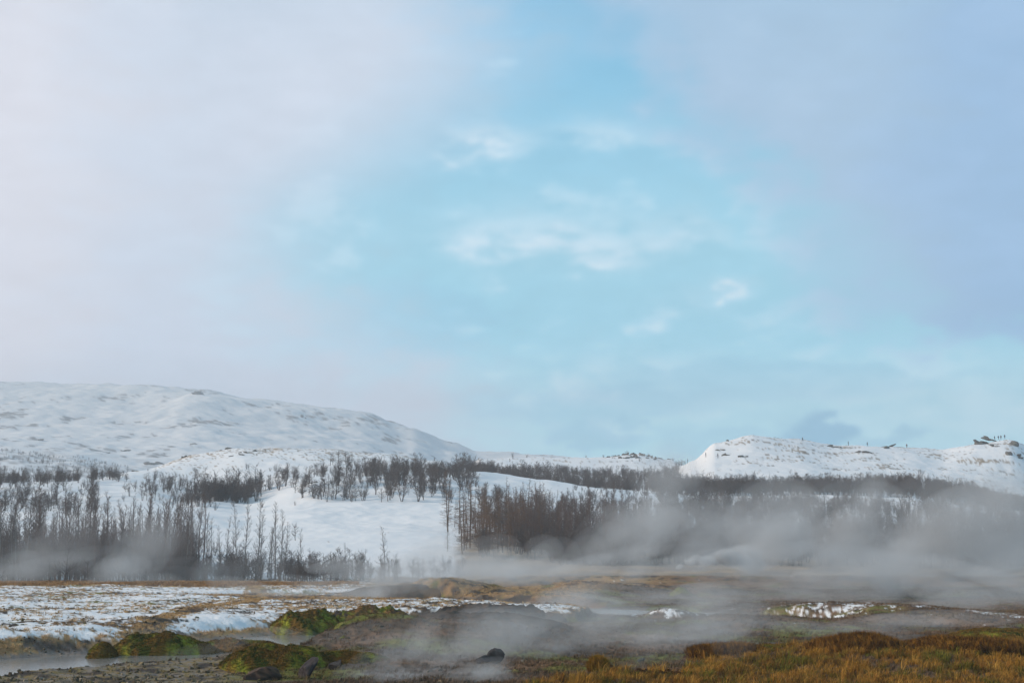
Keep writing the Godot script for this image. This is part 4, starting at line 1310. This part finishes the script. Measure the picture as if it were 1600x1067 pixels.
# n puffs spread over an oblong of the view at distances d0..d1: rx, ry in photo pixels
func billow(root: Node3D, n: int, x0: float, x1: float, y0: float, y1: float, d0: float, d1: float, rx: Vector2, ry: Vector2, tau: float, tilt := 0.0) -> void:
	n = n * 13 / 10
	for k in n:
		var d := rng.randf_range(d0, d1)
		var px := rng.randf_range(x0, x1)
		var py := lerpf(y1, y0, pow(rng.randf(), 1.3))
		var s := d / F
		var r := Vector3(rng.randf_range(rx.x * 0.7, rx.y) * s, rng.randf_range(ry.x * 0.7, ry.y) * s, 0)
		r.z = clampf(r.x * 1.1, 0.5, 14.0)
		puff(root, Vector3(across(px, d), height_at(py, d), -d), r, tau * 0.9 * rng.randf_range(0.5, 1.6), Vector3(0, rng.randf_range(-0.4, 0.4), tilt + rng.randf_range(-0.3, 0.3)))

# a drifting strand: puffs along a bent line from one place of the view to another, widening as it goes
func strand(root: Node3D, n: int, x0: float, y0: float, x1: float, y1: float, w0: float, w1: float, d: float, tau: float, bend := 0.0) -> void:
	for k in n:
		var t := (k + rng.randf_range(0.0, 0.8)) / n
		var w := lerpf(w0, w1, t) * rng.randf_range(0.65, 1.3)
		var px := lerpf(x0, x1, t) + bend * t * (1.0 - t) * 4.0 + rng.randfn() * w * 0.35
		var py := lerpf(y0, y1, t) + rng.randfn() * w * 0.3
		var dd := d + rng.randf_range(-0.05, 0.05) * d
		var r := w * dd / F
		var size := Vector3(r * rng.randf_range(0.8, 1.5), r * rng.randf_range(0.6, 1.0), r * 1.2)
		var turn := Vector3(0, rng.randf_range(-0.5, 0.5), rng.randf_range(-0.2, 0.9))
		var p := Vector3(across(px, dd), height_at(py, dd), -dd)
		puff(root, p, size * 1.45, tau * rng.randf_range(0.5, 0.9), turn)
		puff(root, p, size * 0.8, tau * rng.randf_range(0.3, 0.6), turn)

func build_steam() -> void:
	rng.seed = 321
	var r := bank("steam_bank", "grey mist lying before the left wood")
	billow(r, 10, -40, 330, 872, 915, 160, 196, Vector2(50, 120), Vector2(12, 30), 0.11)
	strand(r, 8, -20, 905, 120, 862, 18, 45, 182, 0.13)
	strand(r, 9, 150, 905, 260, 838, 16, 46, 178, 0.14)
	strand(r, 6, 300, 905, 420, 880, 12, 30, 180, 0.10)
	r = bank("steam_bank", "white low steam in the middle below the clearing")
	billow(r, 18, 480, 960, 876, 922, 120, 200, Vector2(45, 110), Vector2(10, 24), 0.2, 0.1)
	strand(r, 9, 540, 932, 690, 860, 12, 40, 140, 0.28)
	strand(r, 8, 680, 915, 780, 866, 14, 34, 165, 0.16)
	strand(r, 8, 760, 905, 870, 868, 14, 34, 160, 0.24)
	strand(r, 10, 850, 905, 1010, 812, 14, 44, 150, 0.18)
	r = bank("steam_bank", "broad grey-blue steam drifting over the right wood")
	billow(r, 18, 980, 1660, 850, 905, 124, 205, Vector2(70, 150), Vector2(18, 38), 0.24, 0.1)
	billow(r, 14, 1000, 1660, 805, 885, 128, 215, Vector2(60, 130), Vector2(20, 42), 0.10, 0.2)
	strand(r, 13, 985, 905, 1075, 745, 14, 42, 160, 0.24, -12)
	strand(r, 9, 1060, 880, 1160, 800, 18, 40, 165, 0.12)
	strand(r, 8, 1180, 850, 1290, 770, 18, 42, 165, 0.11)
	strand(r, 10, 1170, 895, 1250, 805, 16, 50, 140, 0.28)
	strand(r, 11, 1270, 900, 1365, 795, 20, 48, 150, 0.25)
	strand(r, 8, 1340, 830, 1385, 742, 16, 30, 155, 0.13)
	strand(r, 11, 1380, 900, 1500, 805, 22, 54, 140, 0.25)
	strand(r, 10, 1480, 900, 1640, 792, 24, 60, 150, 0.22)
	strand(r, 6, 1090, 890, 1130, 840, 12, 26, 150, 0.14)
	r = bank("steam_plume", "dense white steam jet puffing from the vent on the right")
	for k in 16:
		var t := pow(k / 15.0, 0.8)
		var px := lerpf(1062, 1180, t) + rng.randfn() * 5.0
		var py := lerpf(886, 868, sqrt(t)) + rng.randfn() * (2.0 + 5.0 * t)
		var d := 106.0 + rng.randf_range(-1.5, 1.5)
		var rad := lerpf(5, 21, t) * rng.randf_range(0.7, 1.2) * d / F
		puff(r, Vector3(across(px, d), height_at(py, d), -d), Vector3(rad * 1.25, rad * 0.8, rad * 1.4), lerpf(0.8, 0.4, t), Vector3(0, 0, rng.randf_range(-0.4, 0.4)))
	r = bank("steam_bank", "thin steam rising along the brook behind the snowy ledge")
	billow(r, 12, 300, 620, 922, 946, 118, 140, Vector2(40, 90), Vector2(8, 16), 0.22)
	billow(r, 14, 640, 1150, 928, 962, 96, 135, Vector2(50, 110), Vector2(10, 22), 0.18)
	billow(r, 14, 1050, 1660, 900, 960, 105, 145, Vector2(80, 150), Vector2(14, 28), 0.22)
	strand(r, 6, 560, 945, 640, 905, 8, 26, 125, 0.16)
	strand(r, 6, 820, 962, 920, 915, 10, 30, 112, 0.16)
	r = bank("steam_bank", "drifting steam over the dark ground in the front middle")
	billow(r, 26, 610, 1160, 965, 1050, 48, 84, Vector2(40, 130), Vector2(14, 40), 0.10, 0.3)
	strand(r, 9, 560, 1068, 670, 985, 14, 34, 52, 0.14)
	strand(r, 8, 690, 1060, 745, 980, 14, 34, 54, 0.13)
	strand(r, 9, 730, 1060, 830, 965, 14, 42, 57, 0.13)
	strand(r, 8, 840, 1040, 960, 965, 16, 40, 60, 0.13)
	strand(r, 8, 960, 1030, 1110, 960, 16, 44, 66, 0.13)
	billow(r, 20, 510, 800, 1042, 1085, 45.5, 50, Vector2(25, 80), Vector2(8, 22), 0.15, 0.2)
	billow(r, 8, 780, 1250, 955, 1010, 66, 88, Vector2(60, 130), Vector2(14, 34), 0.15, 0.2)
	billow(r, 8, 1080, 1560, 965, 1003, 66, 84, Vector2(70, 130), Vector2(8, 18), 0.15)
	r = bank("steam_bank", "faint steam hanging over the stream on the left")
	billow(r, 10, 180, 640, 985, 1030, 58, 76, Vector2(40, 90), Vector2(6, 15), 0.10, 0.05)

func _ready() -> void:
	var t0 := Time.get_ticks_msec()
	for q in [[na, 4, 0.5], [nb, 2, 0.4], [nr, 3, 0.5]]:
		q[0].noise_type = FastNoiseLite.TYPE_SIMPLEX_SMOOTH
		q[0].frequency = 0.01
		q[0].fractal_type = FastNoiseLite.FRACTAL_FBM
		q[0].fractal_octaves = q[1]
		q[0].fractal_gain = q[2]
	nb.seed = 21; nr.seed = 8
	build_light()
	print("light ", Time.get_ticks_msec() - t0)
	hills = make_table(HILLS, 170.0, 5.0, 210)
	far = make_table(FAR, 1000.0, 20.0, 118)
	field_plan()
	build_ground()
	print("ground ", Time.get_ticks_msec() - t0)
	build_mountain()
	build_water()
	print("mountain ", Time.get_ticks_msec() - t0)
	build_wood()
	print("wood ", Time.get_ticks_msec() - t0)
	build_rocks()
	build_moss()
	print("moss ", Time.get_ticks_msec() - t0)
	build_grass()
	print("grass ", Time.get_ticks_msec() - t0)
	build_pebbles()
	build_people()
	build_steam()
	print("steam ", Time.get_ticks_msec() - t0)
